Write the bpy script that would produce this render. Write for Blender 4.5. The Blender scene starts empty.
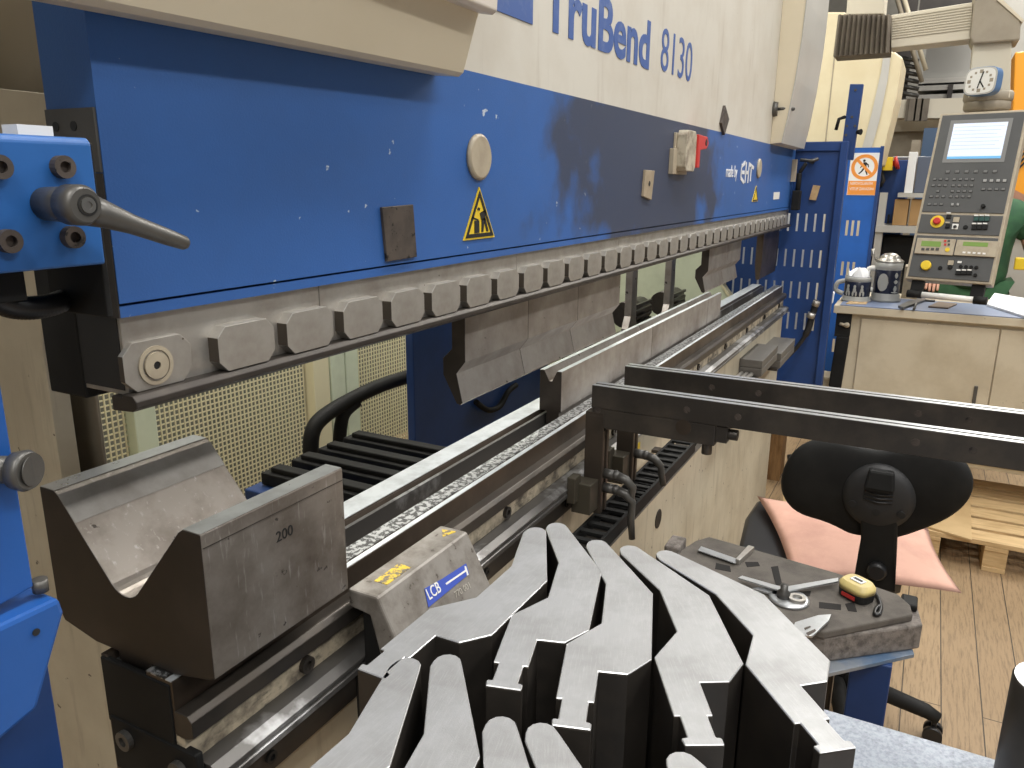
import bpy, bmesh, math, random
from mathutils import Vector, Matrix
random.seed(7)
SC = bpy.context.scene
COL = SC.collection
# ------------------------------------------------------------------ camera
F, CX, CY, EYE = 776.0, 512.0, 384.0, 1.65
def nrm(v): return Vector(v).normalized()
AX = nrm((938 - CX, 185 - CY, F))
AY = nrm((-1000 - CX, 170 - CY, F)); AY = (AY - AX * AX.dot(AY)).normalized()
AZ = AX.cross(AY)
if AZ[1] > 0: AZ = -AZ
ROT = Matrix((AX, AY, AZ))                      # camera (right, down, forward) -> world
def ray(px, py): return ROT @ Vector((px - CX, py - CY, F))
def on_x(px, py, x): r = ray(px, py); return r * (x / r[0]) + Vector((0, 0, EYE))
def on_y(px, py, y): r = ray(px, py); return r * (y / r[1]) + Vector((0, 0, EYE))
def on_z(px, py, z): r = ray(px, py); return r * ((z - EYE) / r[2]) + Vector((0, 0, EYE))
cam = bpy.data.cameras.new('camera'); cam.sensor_width = 36; cam.lens = F / 1024 * 36
cam.clip_start = 0.02; cam.clip_end = 100
co = bpy.data.objects.new('camera', cam); COL.objects.link(co)
M = Matrix.Identity(4)
for i in range(3):
    M[i][0] = ROT[i][0]; M[i][1] = -ROT[i][1]; M[i][2] = -ROT[i][2]
M[2][3] = EYE
co.matrix_world = M
SC.camera = co
# ------------------------------------------------------------------ materials
def mat(name, col, rough=.5, metal=0., col2=None, nscale=12., lo=.42, hi=.68, bump=0., bscale=200., rvar=0.,
        stretch=None, spots=None, sscale=60., sthr=.72, emit=0., coat=0., streak=None):
    m = bpy.data.materials.new(name); m.use_nodes = True
    nt = m.node_tree; N = nt.nodes; L = nt.links
    b = N['Principled BSDF']
    b.inputs['Base Color'].default_value = (*col, 1)
    b.inputs['Roughness'].default_value = rough
    b.inputs['Metallic'].default_value = metal
    if coat: b.inputs['Coat Weight'].default_value = coat; b.inputs['Coat Roughness'].default_value = .15
    if emit:
        b.inputs['Emission Color'].default_value = (*col, 1); b.inputs['Emission Strength'].default_value = emit
    tc = N.new('ShaderNodeTexCoord'); mp = N.new('ShaderNodeMapping')
    L.new(tc.outputs['Object'], mp.inputs['Vector'])
    if stretch: mp.inputs['Scale'].default_value = stretch
    out = None
    def noise(sc, det=6, src=None):
        n = N.new('ShaderNodeTexNoise'); n.inputs['Scale'].default_value = sc; n.inputs['Detail'].default_value = det
        n.inputs['Roughness'].default_value = .62
        L.new((src or mp).outputs['Vector'], n.inputs['Vector']); return n
    def mapr(n, a, c, d0=0., d1=1.):
        r = N.new('ShaderNodeMapRange'); r.inputs['From Min'].default_value = a; r.inputs['From Max'].default_value = c
        r.inputs['To Min'].default_value = d0; r.inputs['To Max'].default_value = d1
        L.new(n.outputs['Fac'] if 'Fac' in n.outputs else n.outputs[0], r.inputs['Value']); return r
    def mix(fac, a, bcol):
        x = N.new('ShaderNodeMix'); x.data_type = 'RGBA'
        L.new(fac.outputs[0], x.inputs['Factor'])
        if a is None: x.inputs['A'].default_value = (*col, 1)
        else: L.new(a, x.inputs['A'])
        x.inputs['B'].default_value = (*bcol, 1)
        return x.outputs['Result']
    if col2:
        n = noise(nscale); r = mapr(n, lo, hi); out = mix(r, None, col2)
        if rvar:
            rr = mapr(n, .3, .75, rough - rvar, rough + rvar); L.new(rr.outputs[0], b.inputs['Roughness'])
    if streak:                                   # fine brushed or run-down streaks along one axis
        mp2 = N.new('ShaderNodeMapping'); mp2.inputs['Scale'].default_value = streak[1]
        L.new(tc.outputs['Object'], mp2.inputs['Vector'])
        n = noise(streak[2], 4, mp2); r = mapr(n, streak[3], streak[4], 0, streak[5]); out = mix(r, out, streak[0])
    if spots:
        n = noise(sscale, 3); r = mapr(n, sthr, sthr + .03); out = mix(r, out, spots)
    if out: L.new(out, b.inputs['Base Color'])
    if bump:
        n = noise(bscale, 3); bp = N.new('ShaderNodeBump'); bp.inputs['Strength'].default_value = bump
        bp.inputs['Distance'].default_value = .001
        L.new(n.outputs['Fac'], bp.inputs['Height']); L.new(bp.outputs['Normal'], b.inputs['Normal'])
    return m
BLUE = mat('blue_paint', (.030, .105, .345), .42, 0, (.026, .085, .27), 3, bump=.25, bscale=420, spots=(.45, .5, .58), sscale=34, sthr=.735)
# oily worn patch on the beam around the holder, with its own ragged outline
def smudge(m, centre, radius, col):
    nt = m.node_tree; N = nt.nodes; L = nt.links; b = N['Principled BSDF']
    src = b.inputs['Base Color'].links[0].from_socket
    tc = N.new('ShaderNodeTexCoord')
    mp = N.new('ShaderNodeMapping'); mp.inputs['Location'].default_value = [-c / r for c, r in zip(centre, radius)]
    mp.inputs['Scale'].default_value = [1 / r for r in radius]
    L.new(tc.outputs['Object'], mp.inputs['Vector'])
    ln = N.new('ShaderNodeVectorMath'); ln.operation = 'LENGTH'; L.new(mp.outputs['Vector'], ln.inputs[0])
    nz = N.new('ShaderNodeTexNoise'); nz.inputs['Scale'].default_value = 9; nz.inputs['Detail'].default_value = 8
    L.new(tc.outputs['Object'], nz.inputs['Vector'])
    ad = N.new('ShaderNodeMath'); ad.operation = 'MULTIPLY_ADD'; ad.inputs[1].default_value = 1.3; L.new(nz.outputs['Fac'], ad.inputs[0]); L.new(ln.outputs['Value'], ad.inputs[2])
    mr = N.new('ShaderNodeMapRange'); mr.inputs['From Min'].default_value = 1.72; mr.inputs['From Max'].default_value = 1.42
    mr.inputs['To Max'].default_value = .88
    L.new(ad.outputs[0], mr.inputs['Value'])
    x = N.new('ShaderNodeMix'); x.data_type = 'RGBA'; L.new(mr.outputs[0], x.inputs['Factor']); L.new(src, x.inputs['A'])
    x.inputs['B'].default_value = (*col, 1); L.new(x.outputs['Result'], b.inputs['Base Color'])
BEAMBLUE = mat('beam_blue_paint', (.032, .118, .375), .40, 0, (.031, .102, .31), 3, bump=.25, bscale=420, spots=(.50, .56, .64), sscale=46, sthr=.70)
smudge(BEAMBLUE, (1.92 - 2.1, .612 - .9, 1.69), (.62, .5, .24), (.040, .046, .068))
DKBLUE = mat('dark_blue_paint', (.012, .045, .17), .5, 0, (.010, .035, .12), 4)
GUARDBLUE = mat('guard_blue_paint', (.014, .055, .21), .45, 0, (.010, .04, .15), 3, spots=(.3, .38, .5), sscale=25, sthr=.74)
LITBLUE = mat('lit_blue_paint', (.015, .115, .47), .45, 0, (.012, .09, .36), 4)  # guard blue made brighter for the door sheet that faces the light
CREAM = mat('cream_paint', (.60, .53, .40), .45, 0, (.50, .43, .31), 5, spots=(.20, .16, .11), sscale=38, sthr=.73)
BODYCREAM = mat('body_cream_paint', (.57, .515, .395), .5, 0, (.44, .385, .285), 4, spots=(.10, .08, .06), sscale=42, sthr=.69,
                streak=((.20, .16, .11), (30, 30, 3), 1.5, .55, .8, .6))
COVER = mat('cover_paint', (.66, .59, .45), .4, 0, (.62, .55, .41), 3)
BEAMWHITE = mat('beam_white_paint', (.60, .575, .51), .5, 0, (.50, .455, .38), 4, lo=.45, hi=.8, spots=(.3, .26, .2), sscale=24, sthr=.73,
                streak=((.36, .31, .25), (22, 22, 2.5), 1.5, .58, .85, .6))
GREYCOVER = mat('grey_cover', (.50, .49, .46), .4, .1, (.45, .44, .41), 3)
STEEL = mat('machined_steel', (.50, .48, .45), .42, .75, (.36, .33, .29), 14, rvar=.08, spots=(.14, .12, .10), sscale=50, sthr=.73)
CLAMP = mat('clamp_steel', (.44, .42, .385), .45, .65, (.33, .30, .265), 18, rvar=.08, spots=(.13, .11, .09), sscale=60, sthr=.72)
BRIGHT = mat('bright_steel', (.56, .58, .60), .34, .75, (.42, .43, .44), 20, rvar=.08)
CUT = mat('sawn_steel', (.43, .435, .44), .5, .5, (.33, .33, .33), 16, rvar=.08, bump=.15, bscale=900,
          streak=((.56, .56, .56), (900, 60, 60), 1.0, .5, .8, .45))
DIE = mat('die_steel', (.36, .335, .31), .42, .45, (.19, .16, .135), 9, lo=.40, hi=.72, rvar=.08, spots=(.06, .05, .045), sscale=30, sthr=.70)
WIDEDIE = mat('patinated_die_steel', (.28, .25, .22), .40, .5, (.115, .09, .07), 11, lo=.40, hi=.70, rvar=.1, spots=(.06, .05, .042), sscale=55, sthr=.695,
              streak=((.50, .48, .45), (60, 60, 9), 3, .60, .74, .5))
LAND = mat('ground_land_sheen', (.70, .74, .77), .35, .35, (.52, .55, .57), 26)  # lamp reflection put into the pale colour of the ground tops
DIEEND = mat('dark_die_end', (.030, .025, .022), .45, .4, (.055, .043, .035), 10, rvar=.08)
DARK = mat('phosphated_steel', (.060, .053, .047), .42, .6, (.10, .085, .070), 10, rvar=.1)
LIP = mat('lip_steel', (.045, .038, .033), .5, .5, (.075, .063, .052), 12)
BROWN = mat('brown_steel', (.105, .080, .061), .4, .7, (.06, .047, .037), 8, rvar=.08)
BLACK = mat('black_plastic', (.008, .008, .008), .65, 0, (.016, .016, .015), 8)
BLACK.node_tree.nodes['Principled BSDF'].inputs['Specular IOR Level'].default_value = .25
RUBBER = mat('black_rubber', (.013, .013, .014), .4, 0)
LEVER = mat('grey_lever', (.085, .082, .077), .38, .4, (.12, .115, .105), 12)
CHROME = mat('rail_steel', (.11, .105, .10), .38, .6, (.36, .36, .36), 5, .52, .60)
CAST = mat('cast_grey_paint', (.27, .25, .225), .5, .2, (.15, .13, .11), 30, bump=.2, bscale=300, spots=(.10, .085, .07), sscale=60, sthr=.66)
YELLOW = mat('yellow_label', (.78, .55, .03), .45)
YELLOWWORN = mat('worn_yellow_label', (.72, .50, .05), .5, 0, (.16, .14, .11), 120, .46, .54)
LABELBLUE = mat('blue_label', (.05, .09, .42), .45)
INK = mat('black_ink', (.012, .012, .012), .5)
WHITE = mat('white_plastic', (.78, .77, .73), .45)
TEXTBLUE = mat('text_blue', (.045, .105, .33), .45, 0, (.10, .16, .36), 40, .5, .75)
TEXTWHITE = mat('text_white', (.75, .76, .78), .5)
BEIGE = mat('beige_cap', (.44, .38, .28), .5, 0, (.36, .30, .22), 30)
RUST = mat('rusty_plate', (.105, .085, .072), .55, .4, (.05, .042, .038), 25, spots=(.02, .018, .016), sscale=90, sthr=.62)
WOOD = mat('raw_wood', (.52, .36, .19), .65, 0, (.36, .23, .11), 6, stretch=(1, 6, 6))
PALLET = mat('pallet_wood', (.62, .44, .23), .65, 0, (.45, .30, .14), 6, stretch=(6, 1, 6), streak=((.33, .21, .10), (40, 2, 40), 2, .5, .7, .5))
PLY = mat('plywood_sheet', (.55, .39, .20), .6, 0, (.46, .31, .15), 4)
FOAM = mat('grey_foam', (.135, .12, .105), .95, 0, (.09, .08, .07), 20, bump=.5, bscale=350)
FOAMLOW = mat('rough_foam', (.22, .195, .175), .95, 0, (.09, .078, .07), 60, bump=1., bscale=220)
PINK = mat('pink_fabric', (.66, .39, .305), .85, 0, (.57, .325, .255), 9, bump=.5, bscale=300)
CARD = mat('cardboard', (.40, .24, .10), .75, 0, (.32, .18, .07), 5)
ORANGE = mat('orange_paint', (.80, .33, .02), .45)
SIGNORANGE = mat('sign_orange', (.82, .30, .05), .5)
RED = mat('red_plastic', (.55, .035, .03), .4)
PANELGREY = mat('console_grey', (.088, .09, .09), .38, .1, (.078, .079, .078), 6)
HOOD = mat('grey_beige_hood', (.34, .295, .225), .5, 0, (.28, .24, .18), 8)
RIBBED = mat('ribbed_cream', (.60, .55, .44), .5)
BELLOWS = mat('dusty_bellows', (.17, .145, .112), .75, 0, (.12, .10, .078), 8)
SCREEN = mat('screen', (.56, .62, .72), .3, 0, emit=.62)
SCREENBAR = mat('screen_bar', (.12, .33, .55), .3, 0, emit=.8)
LCD = mat('green_lcd', (.16, .26, .06), .3, 0, emit=.25)
SKIN = mat('skin', (.55, .29, .20), .55)
GREEN = mat('green_cloth', (.022, .075, .035), .85, 0, (.035, .115, .045), 12)
MESHW = mat('cream_wire', (.70, .65, .44), .5)
PALE = mat('pale_green_paint', (.62, .68, .52), .5, 0, (.5, .55, .42), 4)
STONE = mat('grey_salt_glaze', (.36, .36, .34), .35)
COBALT = mat('dark_cobalt_glaze', (.012, .016, .035), .25)
PEWTER = mat('pewter', (.42, .40, .36), .35, .8)
PAPER = mat('paper', (.82, .83, .84), .7)
MATBLUE = mat('blue_grey_mat', (.17, .21, .31), .5)
TAPEYEL = mat('tape_yellow', (.62, .50, .20), .4, 0, (.45, .36, .15), 30)
SHEET = mat('galvanised_sheet', (.33, .36, .41), .5, .4, (.22, .245, .285), 190, rvar=.1, bump=.1, bscale=400)
WALLG = mat('hall_wall', (.42, .41, .38), .7, 0, (.36, .35, .32), 3)
DARKHALL = mat('dark_steelwork', (.05, .045, .045), .6, 0, (.08, .07, .065), 3)
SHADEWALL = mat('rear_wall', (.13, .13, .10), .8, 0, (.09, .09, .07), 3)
LAMP = mat('lamp_tube', (1, .97, .9), .5, emit=9)
# floor boards run along X
def floor_mat():
    m = mat('worn_floor_boards', (.36, .255, .145), .6)
    nt = m.node_tree; N = nt.nodes; L = nt.links; b = N['Principled BSDF']
    tc = N.new('ShaderNodeTexCoord')
    br = N.new('ShaderNodeTexBrick'); br.inputs['Scale'].default_value = 1
    br.inputs['Brick Width'].default_value = 2.6; br.inputs['Row Height'].default_value = .117
    br.inputs['Mortar Size'].default_value = .0022; br.inputs['Mortar Smooth'].default_value = .3
    br.inputs['Color1'].default_value = (.36, .25, .14, 1); br.inputs['Color2'].default_value = (.29, .195, .105, 1)
    br.inputs['Mortar'].default_value = (.035, .025, .016, 1)
    mp0 = N.new('ShaderNodeMapping'); mp0.inputs['Location'].default_value = (0, .105, 0)
    L.new(tc.outputs['Object'], mp0.inputs['Vector']); L.new(mp0.outputs['Vector'], br.inputs['Vector'])
    mp = N.new('ShaderNodeMapping'); mp.inputs['Scale'].default_value = (3, 34, 1); L.new(tc.outputs['Object'], mp.inputs['Vector'])
    n = N.new('ShaderNodeTexNoise'); n.inputs['Scale'].default_value = 3; n.inputs['Detail'].default_value = 9; n.inputs['Roughness'].default_value = .7
    L.new(mp.outputs['Vector'], n.inputs['Vector'])
    r = N.new('ShaderNodeMapRange'); r.inputs['From Min'].default_value = .48; r.inputs['From Max'].default_value = .68; r.inputs['To Max'].default_value = .8
    L.new(n.outputs['Fac'], r.inputs['Value'])
    x = N.new('ShaderNodeMix'); x.data_type = 'RGBA'; L.new(r.outputs[0], x.inputs['Factor']); L.new(br.outputs['Color'], x.inputs['A'])
    x.inputs['B'].default_value = (.13, .085, .045, 1)
    L.new(x.outputs['Result'], b.inputs['Base Color'])
    bp = N.new('ShaderNodeBump'); bp.inputs['Strength'].default_value = .5; bp.inputs['Distance'].default_value = .003
    L.new(n.outputs['Fac'], bp.inputs['Height']); L.new(bp.outputs['Normal'], b.inputs['Normal'])
    return m
FLOORM = floor_mat()
# ------------------------------------------------------------------ mesh builder
class MB:
    def __init__(s): s.v = []; s.f = []; s.sm = []; s.mi = []; s.m = 0
    def add(s, vs, fs, smooth=False):
        o = len(s.v); s.v += [tuple(v) for v in vs]
        for f in fs: s.f.append([i + o for i in f]); s.sm.append(smooth); s.mi.append(s.m)
        return s
    def box(s, x0, x1, y0, y1, z0, z1):
        return s.hexa([(x0, y0, z0), (x1, y0, z0), (x1, y1, z0), (x0, y1, z0)], [(x0, y0, z1), (x1, y0, z1), (x1, y1, z1), (x0, y1, z1)])
    def hexa(s, bot, top):
        return s.add(list(bot) + list(top), [(3, 2, 1, 0), (4, 5, 6, 7), (0, 1, 5, 4), (1, 2, 6, 5), (2, 3, 7, 6), (3, 0, 4, 7)])
    def loft(s, a, b, smooth=False, caps=True):
        n = len(a); fs = [(i, (i + 1) % n, n + (i + 1) % n, n + i) for i in range(n)]
        s.add(list(a) + list(b), fs, smooth)
        if caps:
            s.add(list(a), [tuple(range(n - 1, -1, -1))]); s.add(list(b), [tuple(range(n))])
        return s
    def prism_x(s, prof, x0, x1): return s.loft([(x0, y, z) for y, z in prof], [(x1, y, z) for y, z in prof])
    def prism_y(s, prof, y0, y1): return s.loft([(x, y0, z) for x, z in prof], [(x, y1, z) for x, z in prof])
    def prism_z(s, prof, z0, z1): return s.loft([(x, y, z0) for x, y in prof], [(x, y, z1) for x, y in prof])
    def extrude(s, pts, vec):
        v = Vector(vec); return s.loft(pts, [Vector(p) + v for p in pts])
    def tube(s, pts, r, seg=12, caps=True):
        pts = [Vector(p) for p in pts]; n = len(pts)
        rs = r if isinstance(r, (list, tuple)) else [r] * n
        rings = []; u = None
        for i in range(n):
            t = (pts[min(i + 1, n - 1)] - pts[max(i - 1, 0)]).normalized()
            if u is None:
                u = t.orthogonal().normalized()
            u = (u - t * u.dot(t))
            u = u.normalized() if u.length > 1e-6 else t.orthogonal().normalized()
            w = t.cross(u)
            rings.append([pts[i] + (u * math.cos(a) + w * math.sin(a)) * rs[i] for a in [2 * math.pi * k / seg for k in range(seg)]])
        vs = [p for R in rings for p in R]; fs = []
        for i in range(n - 1):
            for k in range(seg):
                fs.append((i * seg + k, i * seg + (k + 1) % seg, (i + 1) * seg + (k + 1) % seg, (i + 1) * seg + k))
        s.add(vs, fs, True)
        if caps:
            s.add(rings[0], [tuple(range(seg - 1, -1, -1))]); s.add(rings[-1], [tuple(range(seg))])
        return s
    def cyl(s, p0, p1, r0, r1=None, seg=24): return s.tube([p0, p1], [r0, r0 if r1 is None else r1], seg)
    def lathe(s, c, prof, seg=28):
        return s.tube([(c[0], c[1], c[2] + z) for r, z in prof], [max(r, 1e-4) for r, z in prof], seg)
    def ball(s, c, rx, ry=None, rz=None, seg=16, rings=10):
        ry = ry or rx; rz = rz or rx; vs = []; fs = []
        for i in range(rings + 1):
            th = math.pi * i / rings
            for k in range(seg):
                a = 2 * math.pi * k / seg
                vs.append((c[0] + rx * math.sin(th) * math.cos(a), c[1] + ry * math.sin(th) * math.sin(a), c[2] + rz * math.cos(th)))
        for i in range(rings):
            for k in range(seg): fs.append((i * seg + k, (i + 1) * seg + k, (i + 1) * seg + (k + 1) % seg, i * seg + (k + 1) % seg))
        return s.add(vs, fs, True)
    def ring(s, c, axis, r0, r1, d, seg=28):
        """flat ring (tube wall) around axis"""
        c = Vector(c); t = Vector(axis).normalized(); u = t.orthogonal().normalized(); w = t.cross(u)
        P = lambda r, h: [c + t * h + (u * math.cos(a) + w * math.sin(a)) * r for a in [2 * math.pi * k / seg for k in range(seg)]]
        A, B, Cc, D = P(r0, 0), P(r1, 0), P(r1, d), P(r0, d); n = seg
        fs = []
        for k in range(n):
            j = (k + 1) % n
            for q in range(4):
                a0 = q * n; b0 = ((q + 1) % 4) * n
                fs.append((a0 + k, a0 + j, b0 + j, b0 + k))
        return s.add(A + B + Cc + D, fs)
    def build(s, name, m, parent=None, bevel=0., base=None, local=False, ends=False):
        me = bpy.data.meshes.new(name); o = bpy.data.objects.new(name, me); COL.objects.link(o)
        off = Vector((0, 0, 0))
        if parent is not None and not local:
            p = parent
            while p is not None: off = off + p.location; p = p.parent
        elif parent is None and base is None and not local:
            xs = [v[0] for v in s.v]; ys = [v[1] for v in s.v]; zs = [v[2] for v in s.v]
            base = ((min(xs) + max(xs)) / 2, (min(ys) + max(ys)) / 2, min(zs))
        if parent is None and base is not None:
            o.location = base; off = Vector(base)
        me.from_pydata([tuple(Vector(v) - off) for v in s.v], [], s.f)
        for p, k, i in zip(me.polygons, s.sm, s.mi): p.use_smooth = k; p.material_index = i
        bm = bmesh.new(); bm.from_mesh(me); bmesh.ops.remove_doubles(bm, verts=bm.verts, dist=1e-6)
        bmesh.ops.recalc_face_normals(bm, faces=bm.faces); bm.to_mesh(me); bm.free()
        for q in (m if isinstance(m, (list, tuple)) else [m]): me.materials.append(q)
        if ends:
            for p in me.polygons:
                if abs(p.normal.x) > .95: p.material_index = 1
        if parent is not None: o.parent = parent
        if bevel:
            b = o.modifiers.new('bevel', 'BEVEL'); b.width = bevel; b.segments = 2; b.limit_method = 'ANGLE'; b.angle_limit = math.radians(40)
        return o
def tag(o, label, cat, group=None, kind=None):
    o['label'] = label; o['category'] = cat
    if group: o['group'] = group
    if kind: o['kind'] = kind
    return o
def thing(name, loc, label, cat, group=None):
    o = bpy.data.objects.new(name, None); COL.objects.link(o); o.location = loc; o.empty_display_size = .05
    return tag(o, label, cat, group)
def struct(o): o['kind'] = 'structure'; return o
def copy_tree(o, parent=None):
    c = o.copy(); COL.objects.link(c)
    if parent is not None: c.parent = parent; c.matrix_parent_inverse = o.matrix_parent_inverse.copy()
    for ch in list(o.children): copy_tree(ch, c)
    return c
def text(name, s, size, matrix, m, parent, sx=1., bold=0., depth=.0006, shear=0., spacing=1.):
    """lettering as a mesh; matrix maps text x,y,normal to the world (root without rotation)"""
    cu = bpy.data.curves.new(name, 'FONT'); cu.body = s; cu.size = size; cu.extrude = depth; cu.offset = bold; cu.shear = shear
    cu.space_character = spacing; cu.resolution_u = 4
    t = bpy.data.objects.new(name, cu); COL.objects.link(t)
    bpy.context.view_layer.update()
    me = bpy.data.meshes.new_from_object(t.evaluated_get(bpy.context.evaluated_depsgraph_get()))
    bpy.data.objects.remove(t)
    off = Vector((0, 0, 0)); p = parent
    while p is not None: off = off + p.location; p = p.parent
    me.transform(Matrix.Translation(-off) @ matrix @ Matrix.Diagonal((sx, 1, 1, 1)))
    me.materials.clear(); me.materials.append(m)
    o = bpy.data.objects.new(name, me); COL.objects.link(o); o.parent = parent; return o
def frame(o, ax, ay, az=None):
    ax = Vector(ax).normalized(); ay = Vector(ay); ay = (ay - ax * ax.dot(ay)).normalized(); az = ax.cross(ay)
    Mx = Matrix.Identity(4)
    for i in range(3): Mx[i][0] = ax[i]; Mx[i][1] = ay[i]; Mx[i][2] = az[i]; Mx[i][3] = o[i]
    return Mx
def front_text(name, s, size, x, y, z, m, parent, **k):           # readable from -Y
    return text(name, s, size, frame((x, y, z), (1, 0, 0), (0, 0, 1)), m, parent, **k)
def octo(x0, x1, z0, z1, c): return [(x0 + c, z0), (x1 - c, z0), (x1, z0 + c), (x1, z1 - c), (x1 - c, z1), (x0 + c, z1), (x0, z1 - c), (x0, z0 + c)]
def screw(mb, p, n, r, h):
    p = Vector(p); n = Vector(n).normalized()
    mb.ring(p, n, r * .5, r, h, 18); mb.cyl(p, p + n * h * .35, r * .52, None, 8); return mb
# ================================================================== SETTING
b = MB(); b.box(-3, 14, -5, 6, -.1, 0); struct(b.build('floor', FLOORM, base=(0, 0, 0)))
b = MB(); b.box(13.9, 14.1, -9, 7, 0, 7); struct(b.build('wall_far', WALLG))
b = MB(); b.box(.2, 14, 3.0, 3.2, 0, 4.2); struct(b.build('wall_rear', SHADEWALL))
b = MB(); b.box(-3.2, -3, -5, 6, 0, 4.2); struct(b.build('wall_unseen_bounce', mat('bounce_wall', (.38, .37, .34), .8)))  # unseen wall added behind the camera to shape light on near faces
b = MB(); b.box(7.5, 14, -9, 6, 6.9, 7.1); struct(b.build('ceiling', DARKHALL))
# ================================================================== PRESS BRAKE
PB = thing('press_brake', (2.1, .9, 0), 'long blue and cream press brake filling the left of the picture', 'machine')
BX0, BX1 = .43, 4.0
b = MB(); b.m = 0
b.box(BX0, BX1, .612, .678, 1.545, 1.803)
b.m = 1; b.box(BX0 + .02, BX1, .612, .678, 1.803, 3.1)
b.m = 0; b.box(BX0, BX1, .613, .66, 1.5325, 1.5425)
b.m = 2; b.box(BX0 + .003, BX1, .624, .69, 1.465, 1.546)
beam = b.build('upper_beam', [BEAMBLUE, BEAMWHITE, INK], PB)
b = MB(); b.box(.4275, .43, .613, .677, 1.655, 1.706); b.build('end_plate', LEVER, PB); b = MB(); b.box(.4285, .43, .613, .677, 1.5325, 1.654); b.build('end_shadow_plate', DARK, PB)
for yy in (.640, .664):
    b = MB(); b.cyl((.4276, yy, 1.692), (.4268, yy, 1.692), .004); b.build('end_hole', INK, PB)
# lettering on the beam
front_text('model_lettering', 'TruBend', .137, 1.258, .6115, 1.901, TEXTBLUE, beam, sx=1.135, bold=.0036)
front_text('model_number', '8130', .137, 1.885, .6115, 1.908, TEXTBLUE, beam, sx=1.0, bold=-.0004, spacing=1.0)
b = MB(); b.box(1.04, 1.216, .6105, .612, 1.896, 2.06); b.build('emblem_square', TEXTBLUE, beam)
front_text('maker_lettering', 'made by', .056, 2.625, .6113, 1.670, TEXTWHITE, beam, sx=.86, bold=.0)
# maker's emblem: three tall letters cut to a hexagon
def strokes(name, segs, w, o, sx, sz, y, m, parent, d=.0012):
    mb = MB()
    for (x0, z0), (x1, z1) in segs:
        a = Vector((o[0] + x0 * sx, 0, o[1] + z0 * sz)); c = Vector((o[0] + x1 * sx, 0, o[1] + z1 * sz))
        t = (c - a).normalized(); n = Vector((-t[2], 0, t[0])) * w / 2
        q = [(p[0], p[2]) for p in (a - n, c - n, c + n, a + n)]
        mb.prism_y(q, y - d, y)
    return mb.build(name, m, parent)
strokes('maker_emblem', [((.02, .25), (.02, .75)), ((.02, .25), (.28, .04)), ((.02, .75), (.28, .96)), ((.02, .5), (.28, .5)),
        ((.37, .02), (.37, .98)), ((.37, .5), (.60, .5)), ((.60, .02), (.60, .98)),
        ((.66, .88), (1., .74)), ((.80, .1), (.80, .82))], .0125, (2.845, 1.6505), .21, .075, .6115, TEXTWHITE, beam)
def warn_triangle(name, cx, z0, w, h, figure=True):
    root = MB(); root.prism_y([(cx - w / 2, z0), (cx + w / 2, z0), (cx, z0 + h)], .6100, .6118)
    r = root.build(name, YELLOW, beam, .0)
    k = MB(); s = .90
    def inset(q): return [(cx - w / 2 * q, z0 + h * (1 - q) * .36), (cx + w / 2 * q, z0 + h * (1 - q) * .36), (cx, z0 + h * (1 - q) * .36 + h * q)]
    o, i = inset(.90), inset(.70)
    for a in range(3):
        c = (a + 1) % 3; k.prism_y([o[a], o[c], i[c], i[a]], .6092, .6101)
    if figure:
        W = lambda u, v: (cx + u * w, z0 + v * h)
        k.prism_y([W(-.17, .12), W(-.02, .12), W(-.02, .36), W(-.17, .36)], .6092, .6101)
        k.prism_y([W(.05, .13), W(.11, .13), W(.15, .38), W(.06, .38)], .6092, .6101)
        k.prism_y([W(.22, .13), W(.28, .13), W(.18, .40), W(.11, .40)], .6092, .6101)
        k.prism_y([W(.05, .36), W(.18, .36), W(.14, .54), W(.0, .50)], .6092, .6101)
        k.prism_y([W(.0, .50), W(.18, .56), W(.2, .54), W(.17, .45), W(.15, .52)], .6092, .6101)
        k.prism_y([W(-.06, .55), W(.0, .55), W(.01, .60), W(-.05, .61), W(-.08, .58)], .6092, .6101)
        k.prism_y([W(-.26, .41), W(-.24, .44), W(-.04, .38), W(-.06, .36)], .6092, .6101)
    k.build('pictogram', INK, r if False else beam)
warn_triangle('warning_triangle', 1.043, 1.565, .094, .077)
warn_triangle('warning_triangle', 3.13, 1.584, .11, .058, False)
b = MB(); c = Vector((1.042, .612, 1.685)); b.tube([c, c + Vector((0, -.004, 0)), c + Vector((0, -.007, 0))], [.0335, .0335, .029], 36)
b.build('cover_cap', BEIGE, beam)
b = MB(); c = Vector((3.15, .612, 1.706)); b.tube([c, c + Vector((0, -.004, 0)), c + Vector((0, -.007, 0))], [.036, .036, .031], 28)
b.build('cover_cap', BEIGE, beam)
b = MB(); b.box(3.52, 3.66, .611, .612, 1.585, 1.615); b.build('type_label', WHITE, beam)
# clamp rail
b = MB(); xs = [.433, .690, 1.185, 1.680, 2.175, 2.670, 3.165, 3.66, 4.0]
for i in range(len(xs) - 1): b.box(xs[i] + .0007, xs[i + 1] - .0007, .62, .69, 1.4605, 1.532)
rail = b.build('clamp_rail', CLAMP, PB, .0008)
b = MB(); b.prism_x([(.622, 1.4632), (.608, 1.463), (.603, 1.458), (.603, 1.4525), (.610, 1.448), (.637, 1.446), (.637, 1.4602), (.622, 1.4602)], .428, 4.0)
b.build('clamp_lip', LIP, PB, .001)
CP, CX0 = .0943, .4245
CLAMPSHADE = mat('clamp_side_shade', (.085, .070, .055), .5, .4)  # shade on the clamp sides put into a dark brown
def clamp(i):
    x0 = CX0 + CP * i
    mb = MB(); z0, z1 = 1.4635, 1.509
    if i == 0: mb.prism_y(octo(x0 + .003, x0 + .0755, z0, z1, .011), .614, .6205)
    else: mb.prism_y(octo(x0 + .0072, x0 + .0828, z0, z1, .0105), .606, .6205)
    o = mb.build('clamp', [CLAMP, CLAMPSHADE], rail, .0005, ends=True); return o
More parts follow.
